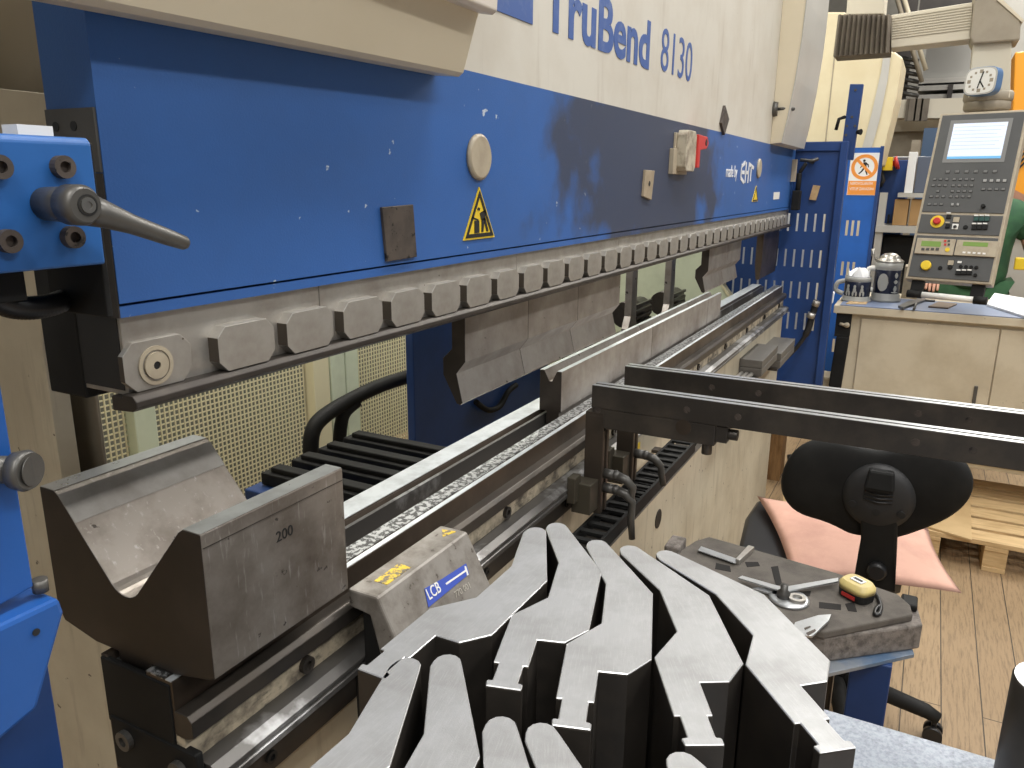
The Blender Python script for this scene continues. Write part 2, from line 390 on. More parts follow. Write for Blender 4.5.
c0 = clamp(0)
b = MB(); ce = Vector((.4600, .6138, 1.4845)); b.ring(ce, (0, -1, 0), .0145, .0182, .0012, 36); b.build('recess_rim', BEIGE, rail)
b = MB(); b.ring(ce, (0, -1, 0), .0038, .0125, .0022, 24); b.cyl(ce, ce + Vector((0, -.0006, 0)), .004); b.build('piston_boss', BEIGE, rail)
b = MB(); b.cyl(ce + Vector((0, -.0005, 0)), ce + Vector((0, -.0012, 0)), .0037); b.build('piston_hole', INK, rail)
c1 = clamp(1)
for i in range(2, 37):
    o = c1.copy(); COL.objects.link(o); o.location = Vector(c1.location) + Vector((CP * (i - 1), 0, 0))
# ram guides and the dark gap beside the beam
b = MB(); b.box(.432, .47, .680, .735, 1.45, 1.66)
b.build('ram_guide', BLACK, PB, .002)
# side frame at the near end
b = MB()
b.prism_x([(1.9, 3.0), (1.02, 3.0), (1.02, 1.755), (.83, 1.735), (.83, 1.545), (.857, 1.523), (.885, 1.508), (.899, 1.49), (.905, 1.46), (.905, 1.12), (.80, 1.02), (.80, .05), (1.9, .05)], .53, .555)
b.build('side_frame', BODYCREAM, PB, .001)
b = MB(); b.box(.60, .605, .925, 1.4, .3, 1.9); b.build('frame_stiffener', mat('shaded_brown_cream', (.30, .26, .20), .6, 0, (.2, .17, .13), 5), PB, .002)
# covers in front of the upper beam
def cover(x0, x1, prof, mfront, face=None):
    mb = MB(); mb.prism_x(prof, x0, x1); return mb.build('front_cover', mfront, PB, .002)
cprof = [(.612, 1.7865), (.574, 1.783), (.567, 1.7875), (.543, 1.860), (.52, 2.0), (.50, 2.3), (.50, 3.0), (.612, 3.0)]
b = MB(); b.loft([(-.25, y - .006, z - (.021 if z < 2 else 0)) for y, z in cprof], [(.93, y, z) for y, z in cprof]); b.build('front_cover', COVER, PB, .002)
b = MB(); b.prism_x([(.545, 1.8575), (.524, 1.8535), (.518, 1.858), (.49, 2.3), (.49, 3.0), (.53, 3.0), (.53, 2.2)], -.25, .932)
b.build('cover_door', mat('door_paint', (.68, .62, .55), .4), PB, .002)
prof = [(.612, 1.803), (.57, 1.808), (.557, 1.89), (.540, 2.04), (.529, 2.2), (.526, 2.32), (.526, 3.0), (.612, 3.0)]
rc = cover(3.345, 3.93, prof, COVER)
b = MB(); q = prof[1:7]; b.prism_x(q + [(y - .004, z + (.001 if z > 1.81 else -.002)) for y, z in reversed(q)], 3.342, 3.932); b.build('curved_front', GREYCOVER, PB)
b = MB(); b.cyl((3.35, .612, 1.935), (3.35, .594, 1.935), .03, .026); b.tube([(3.35, .596, 1.935), (3.35, .575, 1.936), (3.352, .562, 1.938), (3.40, .545, 1.938)], .008, 10); b.build('cover_latch', LEVER, PB)
# lower beam (bed) with the tool seat
b = MB()
b.prism_x([(.603, 1.172), (.641, 1.172), (.641, 1.118), (.697, 1.118), (.697, 1.158), (.703, 1.170), (.712, 1.170), (.712, .95), (.615, .95), (.603, 1.120)], BX0, 3.93)
b.box(.60, 3.93, .703, .745, 1.02, 1.1715)
bed = b.build('lower_beam', BROWN, PB, .0012)
b = MB(); b.box(.60, 3.93, .7035, .744, 1.1715, 1.1728); b.box(BX0, 3.93, .604, .612, 1.1715, 1.1728); b.build('seat_face', LAND, PB)
b = MB(); b.box(BX0, 3.93, .6145, .6405, 1.1715, 1.1732)
b.build('seat_scale', mat('etched_strip', (.46, .47, .47), .4, .6, (.07, .07, .07), 110, .46, .53), PB)
b = MB(); b.box(BX0, 3.93, .690, .6965, 1.128, 1.165); b.build('seat_liner', CHROME, PB)
b = MB(); b.prism_x([(.605, 1.139), (.586, 1.139), (.580, 1.133), (.580, 1.115), (.592, 1.110), (.605, 1.110)], BX0, 3.93)
b.build('bed_lip', DARK, PB, .0008)
b = MB(); b.box(BX0, 3.93, .5925, .62, 1.075, 1.112); band = b.build('scale_band', mat('dirty_band', (.58, .50, .37), .6, .1, (.12, .10, .08), 26, .42, .66, streak=((.05, .045, .04), (14, 40, 40), 2, .55, .7, .8)), PB)
for i, x in enumerate([.60, 1.10, 1.62, 2.0, 2.36, 2.72, 3.08, 3.44, 3.8]):
    mb = MB(); screw(mb, (x, .5925, 1.094), (0, -1, 0), .0105, .006); mb.build('band_bolt', DARK, PB)
b = MB(); b.prism_x([(.60, 1.080), (.572, 1.080), (.560, 1.074), (.560, 1.069), (.565, 1.066), (.560, 1.063), (.560, 1.056), (.572, 1.052), (.60, 1.052)], BX0 + .01, 3.90)
grail = b.build('guide_rail', CHROME, PB, .0006)
b = MB(); b.prism_x([(.60, 1.053), (.576, 1.053), (.574, 1.012), (.60, 1.008)], BX0 + .01, 1.40); b.build('rail_carrier', DARK, PB, .001)
for x in [.52, .68, .84, 1.0, 1.16, 1.32]:
    mb = MB(); screw(mb, (x, .5745, 1.031), (0, -1, 0), .0075, .003); mb.build('carrier_bolt', INK, PB)
b = MB(); b.box(BX0, 3.9, .585, .70, .02, 1.0515); body = b.build('lower_apron', BODYCREAM, PB, .003)
b = MB(); b.box(.428, .435, .606, .711, 1.09, 1.168); b.box(.426, .436, .575, .705, 1.035, 1.10); b.build('bed_end_plate', BLACK, PB, .002)
mb = MB(); screw(mb, (.426, .68, 1.08), (-1, 0, 0), .011, .006); mb.build('end_bolt', LEVER, PB); mb = MB(); screw(mb, (.426, .60, 1.075), (-1, 0, 0), .011, .006); mb.build('end_bolt', LEVER, PB)
b = MB(); b.cyl((2.0, .585, .725), (2.0, .583, .725), .028); b.build('oval_hole', INK, PB)
b = MB(); b.box(1.77, 1.80, .5842, .5851, .998, 1.016); b.build('yellow_sticker', YELLOW, PB)
# ================================================================== DIES AND PUNCHES
# wide V die marked 200
vd = thing('v_die', (.536, .67, 1.172), 'wide polished V die block marked 200, sitting on the near end of the bed', 'die')
pr = [(.790, 1.338), (.764, 1.338)]
cy = .67; bz = 1.243; r = .026
a0 = math.radians(48)
left = (cy + .026 * math.sin(a0) + .002, bz + .026 * (1 - math.cos(a0)))
arc = []
for k in range(9):
    a = a0 - 2 * a0 * k / 8
    arc.append((cy + r * math.sin(a), bz + r * (1 - math.cos(a))))
pr = [(.790, 1.338), (.766, 1.338), (.760, 1.334)] + arc + [(.580, 1.334), (.574, 1.338), (.550, 1.338), (.550, 1.188), (.560, 1.184), (.612, 1.1735), (.6435, 1.1735), (.6435, 1.122), (.6935, 1.122), (.6935, 1.1735), (.73, 1.1735), (.781, 1.184), (.790, 1.20)]
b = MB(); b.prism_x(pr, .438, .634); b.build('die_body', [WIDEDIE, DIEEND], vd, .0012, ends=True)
b = MB(); b.box(.4395, .6325, .5494, .5502, 1.3238, 1.3246); b.build('scribed_line', DARK, vd)
for zz_ in (0,):
    b = MB(); b.extrude([(.4385, .7602, 1.3345), (.6335, .7602, 1.3345), (.6335, .7375, 1.3080), (.4385, .7375, 1.3080)], (0, -.0004, .0003)); b.build('flank_band', mat('flank_band_steel', (.25, .24, .225), .36, .6, (.17, .155, .14), 14), vd)
front_text('size_mark', '200', .0165, .528, .5498, 1.292, INK, vd, depth=.0003)
b = MB()
b.loft([(.4385, .7655, 1.3384), (.6335, .7655, 1.3384), (.6335, .789, 1.3384), (.4385, .789, 1.3384)], [(.4385, .7655, 1.3387), (.6335, .7655, 1.3387), (.6335, .789, 1.3387), (.4385, .789, 1.3387)])
b.build('ground_land', BRIGHT, vd)
b = MB(); b.box(.4385, .6335, .551, .5735, 1.3384, 1.3387); b.build('ground_land', BRIGHT, vd)
# slender V die segments
vprof = [(.7005, 1.263), (.6895, 1.263), (.678, 1.240), (.672, 1.240), (.6605, 1.263), (.6495, 1.263), (.6495, 1.174), (.654, 1.1735), (.654, 1.125), (.684, 1.125), (.684, 1.1735), (.7005, 1.174)]
ends = [1.45, 2.06, 2.67, 2.86]
for i, lab in enumerate(['near segment of the slender V die rail, its notched end facing the camera', 'middle segment of the slender V die rail, between two others', 'far short segment of the slender V die rail, last before the empty seat']):
    t = thing('die_segment', ((ends[i] + ends[i + 1]) / 2, .675, 1.174), lab, 'die', 'slender V die segments')
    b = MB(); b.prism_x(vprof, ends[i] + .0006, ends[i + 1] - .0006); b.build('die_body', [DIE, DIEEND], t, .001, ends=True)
    b = MB(); b.box(ends[i] + .002, ends[i + 1] - .002, .650, .660, 1.2632, 1.2636); b.build('ground_land', LAND, t); b = MB(); b.box(ends[i] + .002, ends[i + 1] - .002, .690, .700, 1.2632, 1.2636); b.build('ground_land', LAND, t)
# mounted gooseneck punches
pprof = [(.681, 1.449), (.681, 1.380), (.699, 1.362), (.699, 1.334), (.673, 1.286), (.666, 1.284), (.661, 1.289), (.6725, 1.338), (.655, 1.360), (.655, 1.449)]
runs = [(1.071, 1.302, 'near gooseneck punch in the clamp rail, first of the long run'),
        (1.302, 1.540, 'second gooseneck punch of the long run in the clamp rail'),
        (1.540, 1.800, 'third gooseneck punch of the long run, brown stained at its nose'),
        (2.66, 2.93, 'gooseneck punch of the far short pair, with a golden rust stain'),
        (2.93, 3.16, 'farther gooseneck punch of the far short pair, grey nosed')]
for x0, x1, lab in runs:
    t = thing('bending_punch', ((x0 + x1) / 2, .675, 1.284), lab, 'punch', 'gooseneck punches in the clamp rail')
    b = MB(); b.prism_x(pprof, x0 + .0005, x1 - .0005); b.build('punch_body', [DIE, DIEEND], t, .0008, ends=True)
t = thing('bending_punch', (3.8, .67, 1.23), 'dark straight punch in the clamp rail at the far end by the blue guard', 'punch')
b = MB(); b.prism_x([(.684, 1.449), (.684, 1.30), (.676, 1.232), (.668, 1.228), (.660, 1.232), (.655, 1.30), (.655, 1.449)], 3.62, 4.02); b.build('punch_body', BROWN, t, .001)
# gooseneck punches standing on the table in front
GP = [(-.0148, 0), (.0148, 0), (.0148, .0065), (.0138, .0078), (.0105, .0082), (.0105, .0325), (.0148, .0325), (.0152, .0738), (.0400, .0745), (.0594, .0998), (.0600, .2135), (.0112, .3110)]
tipc = (-.0028, .3115); 
for k in range(7):
    a = math.radians(18 + (180 - 18) * k / 6); GP.append((tipc[0] + .0122 * math.cos(a), tipc[1] + .0128 * math.sin(a)))
GP += [(-.0150, .303), (.0122, .2235), (.0128, .149), (-.0158, .1093), (-.0158, .0325), (-.0110, .0325), (-.0110, .0082), (-.0150, .0078), (-.0158, .0065)]
ZT, ZB = 1.25, .955
BURR = mat('burr_highlight', (.72, .72, .72), .35, .8)  # sawn burr, with an edge highlight put into its pale colour
def standing_punch_proto():
    t = thing('standing_punch', (0, 0, ZB), '', 'punch', 'gooseneck punches standing on end')
    mb = MB(); mb.prism_z(GP, 0, ZT - ZB - .0016); mb.build('punch_body', DARK, t, .0006, local=True)
    mb = MB(); mb.prism_z(GP, ZT - ZB - .0016, ZT - ZB); o = mb.build('sawn_end', [CUT, BURR], t, .0007, local=True)
    o.modifiers['bevel'].material = 1; o.modifiers['bevel'].segments = 1
    return t
proto = standing_punch_proto()
places = [((.4478, .3683), -90.45, 'leftmost of the five large standing punches, beside the grey sensor block'),
          ((.4846, .2624), -73.81, 'second from the left of the five large standing punches'),
          ((.4674, .1942), -72.23, 'middle one of the five large standing punches'),
          ((.4969, .1001), -60.94, 'second from the right of the five large standing punches'),
          ((.5383, .0128), -50.27, 'rightmost of the five large standing punches, next to the foam tool mat')]
def fit_front(tip, le, re):
    """pose of a second-row punch from its tip and two bends on the top plane"""
    L = [Vector((-.003, .3243)), Vector((.0122, .2235)), Vector((.060, .2135))]
    W = [Vector(on_z(*p, ZT)[:2]) for p in (tip, le, re)]
    cl = sum(L, Vector((0, 0))) / 3; cw = sum(W, Vector((0, 0))) / 3
    s = sum((l - cl).x * (w - cw).y - (l - cl).y * (w - cw).x for l, w in zip(L, W)); c = sum((l - cl).dot(w - cw) for l, w in zip(L, W))
    a = math.atan2(s, c); Rm = Matrix.Rotation(a, 2)
    return (cw - Rm @ cl), math.degrees(a)
row2 = [(fit_front((420, 656), (355, 728), (396.7, 757)), 'leftmost of the front row of standing punches, cut by the bottom of the picture'),
        (fit_front((453, 655), (423.3, 735), (479, 753)), 'second of the front row of standing punches, with its wide rounded tip')]
def by_tip(px, py, ang):
    w = Vector(on_z(px, py, ZT)[:2]); a = math.radians(ang); return (w - Matrix.Rotation(a, 2) @ Vector((-.003, .3243))), ang
row2 += [(by_tip(505, 716, -77), 'third of the front row of standing punches, only its tip in view'),
         (by_tip(542, 722, -66), 'fourth of the front row of standing punches, its tip touching the third'),
         (by_tip(678, 751, -58), 'rightmost of the front row of standing punches, just a pale rounded tip in view')]
row2 = [(p, a, l) for (p, a), l in row2]
p_, a_, l_ = row2[0]; row2[0] = (p_ - Vector((-math.sin(math.radians(a_)), math.cos(math.radians(a_)))) * .007, a_, l_)
for i, (p, a, l) in enumerate(places + row2):
    o = proto if i == 0 else copy_tree(proto)
    o.location = (p[0], p[1], ZB); o.rotation_euler = (0, 0, math.radians(a)); o['label'] = l
# the table they stand on
t = thing('work_table', (.55, .0, 0), 'galvanised sheet topped table under the standing punches at the bottom edge', 'table')
b = MB(); b.box(-.15, 1.012, -.50, .47, ZB - .012, ZB); b.build('table_top', SHEET, t, .002)
for x in (-.08, .94):
    for y in (-.43, .40):
        b = MB(); b.box(x - .025, x + .025, y - .025, y + .025, 0, ZB - .012); b.build('leg', DKBLUE, t, .002)
# round bar at the right edge
t = thing('round_bar', (.93, -.187, ZB), 'dark steel cylinder with a bright turned top, standing at the right edge of the picture', 'cylinder')
b = MB(); b.lathe((.93, -.187, ZB), [(.0, .0), (.046, .0), (.046, .168), (.044, .170)], 48); b.build('bar_body', DARK, t)
b = MB(); b.cyl((.93, -.187, ZB + .170), (.93, -.187, ZB + .1708), .044, None, 48); b.build('turned_face', BRIGHT, t)
# ================================================================== SENSOR BLOCK on the bed front
t = thing('laser_sensor_block', (.77, .52, 1.0), 'grey wedge shaped sensor housing with blue LCB label, mounted on the bed front', 'sensor')
X0, X1 = .664, .872
b = MB(); P = [(.577, 1.166), (.534, 1.166), (.531, 1.164), (.490, 1.085), (.490, 1.045), (.520, 1.045), (.545, 1.138), (.577, 1.142)]
b.prism_x(P, X0, X1); b.build('housing', CAST, t, .003)
b = MB(); b.box(X0 + .004, X1 - .004, .525, .559, 1.0, 1.141); b.box(X0 + .003, X0 + .02, .515, .575, .93, 1.05)
b.build('bracket', BLACK, t, .002)
mb = MB(); screw(mb, (X0 + .003, .545, 1.035), (-1, 0, 0), .008, .004); screw(mb, (X0 + .003, .545, .965), (-1, 0, 0), .006, .004); mb.build('bracket_bolt', LEVER, t)
sl = Vector((0, .490 - .531, 1.085 - 1.164)).normalized(); nrmv = Vector((0, -abs(sl[2]), abs(sl[1])))
nrmv = Vector((1, 0, 0)).cross(-sl)
def on_face(u, v): # u along X, v down the slope from the top edge
    return Vector((X0 + u, .531, 1.164)) + sl * v + nrmv * .0006
def slope_pt(px, py, h=.0006):
    r_ = ray(px, py); o_ = on_face(0, 0) + nrmv * (h - .0006); k_ = (o_ - Vector((0, 0, EYE))).dot(nrmv) / r_.dot(nrmv); return r_ * k_ + Vector((0, 0, EYE))
lq = [slope_pt(340 + .15625 * a_, 520 + .15625 * c_) for a_, c_ in ((540, 440), (655, 375), (805, 278), (825, 345), (565, 560))]
b = MB(); b.extrude(lq, nrmv * .0006); b.build('blue_label', LABELBLUE, t)
pL = slope_pt(340 + .15625 * 570, 520 + .15625 * 515, .0012); pR = slope_pt(340 + .15625 * 690, 520 + .15625 * 425, .0012); pU = slope_pt(340 + .15625 * 548, 520 + .15625 * 415, .0012)
text('label_lettering', 'LCB', .021, frame(pL, pR - pL, pU - pL), WHITE, t, sx=.78, bold=.0001)
b = MB(); b.extrude([slope_pt(340 + .15625 * a_, 520 + .15625 * c_, .0012) for a_, c_ in ((675, 405), (800, 320), (795, 295), (805, 295), (822, 352), (812, 355), (805, 330), (680, 415))], nrmv * .0006); b.build('label_line', WHITE, t)
pL = slope_pt(340 + .15625 * 740, 520 + .15625 * 500, .0006); pR = slope_pt(340 + .15625 * 870, 520 + .15625 * 410, .0006)
text('printed_number', '770 001', .012, frame(pL, pR - pL, -sl), mat('faded_print', (.42, .39, .34), .6), t, depth=.0003)
b = MB(); b.box(X0 + .030, X0 + .082, .540, .560, 1.1659, 1.1667); b.build('warning_label', YELLOWWORN, t)
b = MB(); b.prism_z([(X0 + .176, .553), (X0 + .199, .545), (X0 + .196, .567)], 1.1659, 1.1667); b.build('triangle_label', YELLOWWORN, t)
# ================================================================== SUPPORT ARMS
def support_arm(x, lab, block):
    t = thing('support_arm', (x + .018, .53, 1.0), lab, 'support arm', 'sheet support arms')
    W = .032
    b = MB(); b.box(x, x + .0125, -.52, .541, 1.227, 1.2715); b.box(x + .0185, x + W, -.52, .541, 1.227, 1.2715); b.box(x + .012, x + .019, -.52, .54, 1.228, 1.262)
    b.build('arm_bar', DARK, t, .0012)
    b = MB(); b.box(x + .0003, x + .0122, -.519, .5402, 1.2716, 1.2719); b.box(x + .0188, x + W - .0003, -.519, .5402, 1.2716, 1.2719); b.build('bar_top', BRIGHT, t)
    b = MB(); b.box(x + .001, x + W - .001, .300, .539, 1.1875, 1.2265); b.build('under_block', DARK, t, .0015)
    b = MB()
    b.box(x - .001, x + .011, .5135, .552, 1.0085, 1.212); b.box(x + .022, x + .033, .5135, .552, 1.0085, 1.212); b.box(x + .010, x + .023, .532, .551, 1.0085, 1.212)
    b.prism_x([(.5135, 1.18), (.552, 1.18), (.552, 1.2185), (.5135, 1.2185)], x - .0008, x + W + .001)
    b.build('post', mat('dark_post', (.085, .068, .054), .42, .6, (.05, .042, .036), 10), t, .0015)
    mb = MB(); screw(mb, (x - .0008, .527, 1.2235), (-1, 0, 0), .0062, .002); mb.build('bar_screw', RUST, t)
    for y in (.354, .262, -.02, -.10): mb = MB(); mb.ring((x, y, 1.249), (-1, 0, 0), .0035, .0062, .0006); mb.cyl((x, y, 1.249), (x - .0002, y, 1.249), .0036, None, 14); mb.build('bar_screw', RUST, t)
    mb = MB(); mb.cyl((x - .0005, .358, 1.215), (x + .0015, .358, 1.215), .0145, None, 28); mb.build('pivot_pin', BROWN, t)
    b = MB(); b.box(x + .004, x + .028, .279, .3005, 1.195, 1.225); b.cyl((x + .016, .283, 1.21), (x + .016, .262, 1.21), .010); b.cyl((x + .016, .316, 1.188), (x + .016, .316, 1.166), .0095)
    b.build('adjuster', DARK, t, .001)
    b = MB(); b.box(x - .042, x + .0, .520, .5595, 1.02, 1.082); b.box(x - .06, x - .03, .545, .562, 1.045, 1.098); b.build('rail_clamp', mat('olive_clamp', (.075, .066, .048), .5, .4, (.07, .06, .045), 20), t, .0015)
    def lever(p, d, ln):
        p = Vector(p); d = Vector(d)
        mb = MB(); mb.cyl(p, p + Vector((0, -.022, 0)), .0105, .0095, 18)
        e = p + Vector((0, -.024, 0)); mb.ball(e, .0105, .0105, .0105, 14, 8)
        mb.tube([e, e + Vector((.002, -.020, -.006)), e + Vector((.006, -.034, -.022)), e + d * .55 + Vector((.006, -.028, -.01)), e + d + Vector((.006, -.028, -.012))], [.0095, .0092, .0078, .0076, .0066], 12)
        mb.build('clamp_lever', LEVER, t)
    if block:
        lever((x + .016, .514, 1.090), (.004, -.004, -.055), .06)
        lever((x + .016, .514, 1.060), (.004, -.008, -.090), .08)
    else:
        lever((x + .016, .514, 1.075), (.008, -.012, -.055), .06)
    return t
support_arm(1.352, 'near dark steel support arm reaching out from the bed, with two hanging clamp levers', True)
support_arm(1.535, 'far dark steel support arm behind the nearer one, reaching out from the bed', False)
# cable carrier along the bed
t = thing('cable_carrier', (1.6, .50, .965), 'black ladder cable carrier lying along the front of the bed under the support arms', 'cable carrier')
b = MB(); b.box(1.16, 2.02, .474, .540, .964, .9675); b.build('tray', DARK, t, .0008)
for x_ in (1.25, 1.9):
    b = MB(); b.box(x_, x_ + .03, .50, .5848, .955, .9637); b.build('tray_bracket', DARK, t, .0008)
b = MB()
for y0, y1 in ((.476, .482), (.532, .538)):
    b.box(1.17, 1.93, y0, y1, .968, .996)
n = 20
for i in range(n):
    x = 1.175 + i * .0385; b.box(x, x + .014, .482, .532, .990, .996)
b.build('link_frame', BLACK, t, .0008)
b = MB()
for i in range(n): b.box(1.175 + i * .0385, 1.189 + i * .0385, .482, .532, .968, .972)
b.build('lower_bars', BLACK, t)
b = MB()
for y0, y1 in ((.476, .482), (.532, .538)):
    pts = [(1.93 + .024 * math.sin(a), .0, .996 + .012 - .022 * math.cos(a)) for a in [math.pi * k / 8 for k in range(9)]]
    b.tube([(p[0], (y0 + y1) / 2, p[2]) for p in pts], .0045, 8)
for k in range(1, 8, 2):
    a = math.pi * k / 8; p = (1.93 + .024 * math.sin(a), .996 + .012 - .022 * math.cos(a)); b.tube([(p[0], .478, p[1]), (p[0], .536, p[1])], .003, 8)
b.build('end_loop', BLACK, t)
# spare steel bars on the far end of the apron
for x0, x1, z0, z1, y0, lab in [(2.957, 3.29, .943, 1.004, .500, 'longer grey steel block on the apron near its far end'), (3.33, 3.70, .90, .963, .490, 'shorter grey steel block behind the longer one, by the blue guard')]:
    t = thing('steel_block', ((x0 + x1) / 2, .56, z0), lab, 'block', 'steel blocks on the bed front')
    b = MB(); b.box(x0, x1, y0, .5848, z0, z0 + (z1 - z0) * .47); b.box(x0, x1, y0, .5848, z0 + (z1 - z0) * .53, z1); b.box(x0 + .003, x1 - .003, y0 + .003, .5845, z0, z1 - .002); b.build('block_body', mat('oiled_grey', (.15, .143, .13), .5, .4, (.13, .12, .11), 14), t, .0015)
for k, w_ in enumerate(('front', 'middle', 'rear')):
    b = MB(); b.tube([(2.52, .535 + .018 * k, .9505), (2.95, .535 + .018 * k, .9505)], .008, 10)
    tag(b.build('steel_rod', STEEL), w_ + ' one of three thin steel rods on the apron shelf, before the grey block', 'rod', 'steel rods on the apron shelf')
b = MB(); b.box(2.50, 3.32, .515, .5849, .930, .942); b.box(3.32, 3.72, .50, .5849, .888, .8995); b.build('apron_shelf', DARK, PB, .001)
# ================================================================== THINGS STUCK ON THE BEAM
b = MB(); b.prism_y([(.799, 1.618), (.866, 1.620), (.872, 1.551), (.806, 1.550)], .6075, .612); tag(b.build('magnet_plate', RUST, None, .0008), 'small square dark rusty magnet plate stuck on the blue beam', 'plate')
b = MB(); b.prism_y([(1.803, 1.679), (1.872, 1.678), (1.858, 1.61), (1.797, 1.619)], .606, .612); o = tag(b.build('wood_tag', mat('grey_tag_wood', (.36, .29, .20), .65, 0, (.24, .19, .13), 20), None, .0008), 'small pale tag with a hole, on the beam below the red key box', 'tag')
b = MB(); b.cyl((1.835, .6062, 1.648), (1.835, .6052, 1.648), .006, None, 14); b.build('tag_hole', INK, o)
b = MB(); b.prism_y([(2.523, 1.881), (2.587, 1.845), (2.541, 1.795), (2.492, 1.828)], .604, .612); tag(b.build('diamond_plate', RUST, None, .0008), 'dark diamond shaped plate stuck where the blue and white paint meet', 'plate')
t = thing('key_switch_box', (2.08, .59, 1.66), 'worn cream switch box with a red key holder on the blue beam', 'switch box')
b = MB(); b.prism_y(octo(2.04, 2.135, 1.680, 1.782, .012), .580, .606); b.build('box_body', mat('worn_cream', (.50, .45, .35), .5, 0, (.24, .20, .15), 30, .45, .62), t, .002)
b = MB(); b.box(2.03, 2.15, .606, .612, 1.672, 1.775); b.box(2.00, 2.03, .600, .612, 1.672, 1.735); b.build('back_plate', BEIGE, t, .001)
b = MB(); b.box(2.135, 2.16, .575, .606, 1.69, 1.775); b.prism_y([(2.155, 1.735), (2.235, 1.742), (2.255, 1.758), (2.235, 1.774), (2.155, 1.775)], .578, .600); b.build('key_holder', RED, t, .002)
b = MB(); b.cyl((2.225, .5785, 1.758), (2.225, .577, 1.758), .009); b.build('key_hole', INK, t)
# ================================================================== BRACKET WITH CLAMPING LEVER, near left
t = thing('guard_bracket', (.29, .52, 1.58), 'blue bracket block with socket bolts and a grey clamping lever, at the left edge', 'bracket')
b = MB(); b.prism_x([(.500, 1.593), (.500, 1.6725), (.503, 1.676), (.56, 1.676), (.56, 1.593)], .15, .3445); b.build('bracket_body', mat('bracket_blue', (.022, .125, .40), .4, 0, (.018, .10, .31), 6), t, .0015)
for px, py in ((60, 167), (70, 237), (-4, 167), (6, 241)):
    p = on_y(px, py, .5); mb = MB(); screw(mb, p, (0, -1, 0), .0072, .006); mb.build('socket_bolt', RUST, t)
hc = Vector(on_y(78, 205, .468)); h = Vector((hc.x, .5, hc.z))
b = MB(); b.cyl(h, hc, .0105, .0115, 24); b.tube([hc + Vector((0, .008, 0)), hc + Vector((0, -.004, 0)), hc + Vector((0, -.008, 0))], [.0125, .0125, .010], 28)
e = Vector(on_y(187, 244, .462))
b.tube([hc + Vector((.006, .005, -.002)), hc + (e - hc) * .22, hc + (e - hc) * .45, hc + (e - hc) * .8 , e - (e - hc) * .03, e], [.0112, .0088, .0066, .0058, .0050, .0036], 18)
b.build('clamp_lever', LEVER, t)
b = MB(); screw(b, hc + Vector((.001, -.0082, 0)), (0, -1, 0), .0048, .0010); b.build('lever_screw', mat('lever_screw', (.3, .29, .27), .3, .9), t)
b = MB(); b.ring(hc + Vector((.001, -.0078, 0)), (0, -1, 0), .0056, .0066, .0006); b.build('lever_groove', INK, t)
b = MB(); b.box(.3445, .349, .505, .57, 1.555, 1.673); b.box(.18, .30, .52, .58, 1.572, 1.593); b.build('bracket_backing', BLACK, t, .001)
b = MB(); b.box(.318, .342, .535, .552, 1.676, 1.684); b.build('white_pad', WHITE, t)
# corrugated hose under it
t = thing('corrugated_hose', (.27, .53, 1.56), 'black corrugated hose sagging below the blue bracket block', 'hose')
cps = [on_y(-30, 275, .53), on_y(0, 302, .53), on_y(25, 308, .535), on_y(50, 305, .545), on_y(72, 296, .56), on_y(92, 282, .58)]
def smooth_path(P, n=8):
    out = []
    for i in range(len(P) - 1):
        p0, p1, p2, p3 = P[max(i - 1, 0)], P[i], P[i + 1], P[min(i + 2, len(P) - 1)]
        for k in range(n):
            s = k / n; out.append(.5 * ((2 * p1) + (p2 - p0) * s + (2 * p0 - 5 * p1 + 4 * p2 - p3) * s * s + (3 * p1 - p0 - 3 * p2 + p3) * s ** 3))
    return out + [P[-1]]
pp = smooth_path([Vector(p) for p in cps], 14)
b = MB(); b.tube(pp, [.0068 if k % 2 else .0082 for k in range(len(pp))], 14); b.build('hose', RUBBER, t)
# lower swivel bracket at the left edge
t = thing('swivel_bracket', (.2, .45, 1.2), 'bright blue swivel bracket with a grey knob, cut by the left edge', 'bracket')
LB = mat('swivel_blue', (.014, .09, .34), .38, 0, (.012, .075, .28), 6)
b = MB(); b.prism_y([(.12, 1.40), (.2375, 1.412), (.2375, 1.70), (.225, 1.72), (.12, 1.72)], .45, .462); b.build('upright_plate', LB, t, .0012)
q0 = [on_y(*p, .44) for p in ((-60, 655), (-60, 770), (0, 741), (38, 709), (65, 612), (60, 598))]
b = MB(); b.extrude(q0, (0, .05, 0)); b.build('gusset', LB, t, .003)
q1 = [on_y(*p, .455) for p in ((-60, 640), (48, 595), (75, 768), (82, 900), (-60, 900))]
b = MB(); b.extrude([Vector(p) + Vector((0, .012, 0)) for p in q1], (0, .02, 0)); b.build('rear_plate', DKBLUE, t, .001)
k = on_y(20, 470, .44)
b = MB(); b.cyl(k + Vector((-.022, .022, .004)), k, .0075, .008); b.tube([k + Vector((-.002, .002, 0)), k + Vector((.001, -.004, 0)), k + Vector((.002, -.007, 0))], [.0105, .012, .0105], 26); b.tube([k + Vector((.002, -.0065, 0)), k + Vector((.0024, -.0072, 0))], [.0085, .0085], 22)
b.build('knob', LEVER, t)
m_ = on_y(40, 585, .452); b = MB(); b.cyl(m_ + Vector((0, 0, -.004)), m_ + Vector((0, 0, .004)), .0045); b.build('cap_screw', LEVER, t)
m_ = on_y(36, 632, .4395); b = MB(); b.cyl(m_, m_ + Vector((0, -.0006, 0)), .0022); b.build('thread_hole', INK, t)
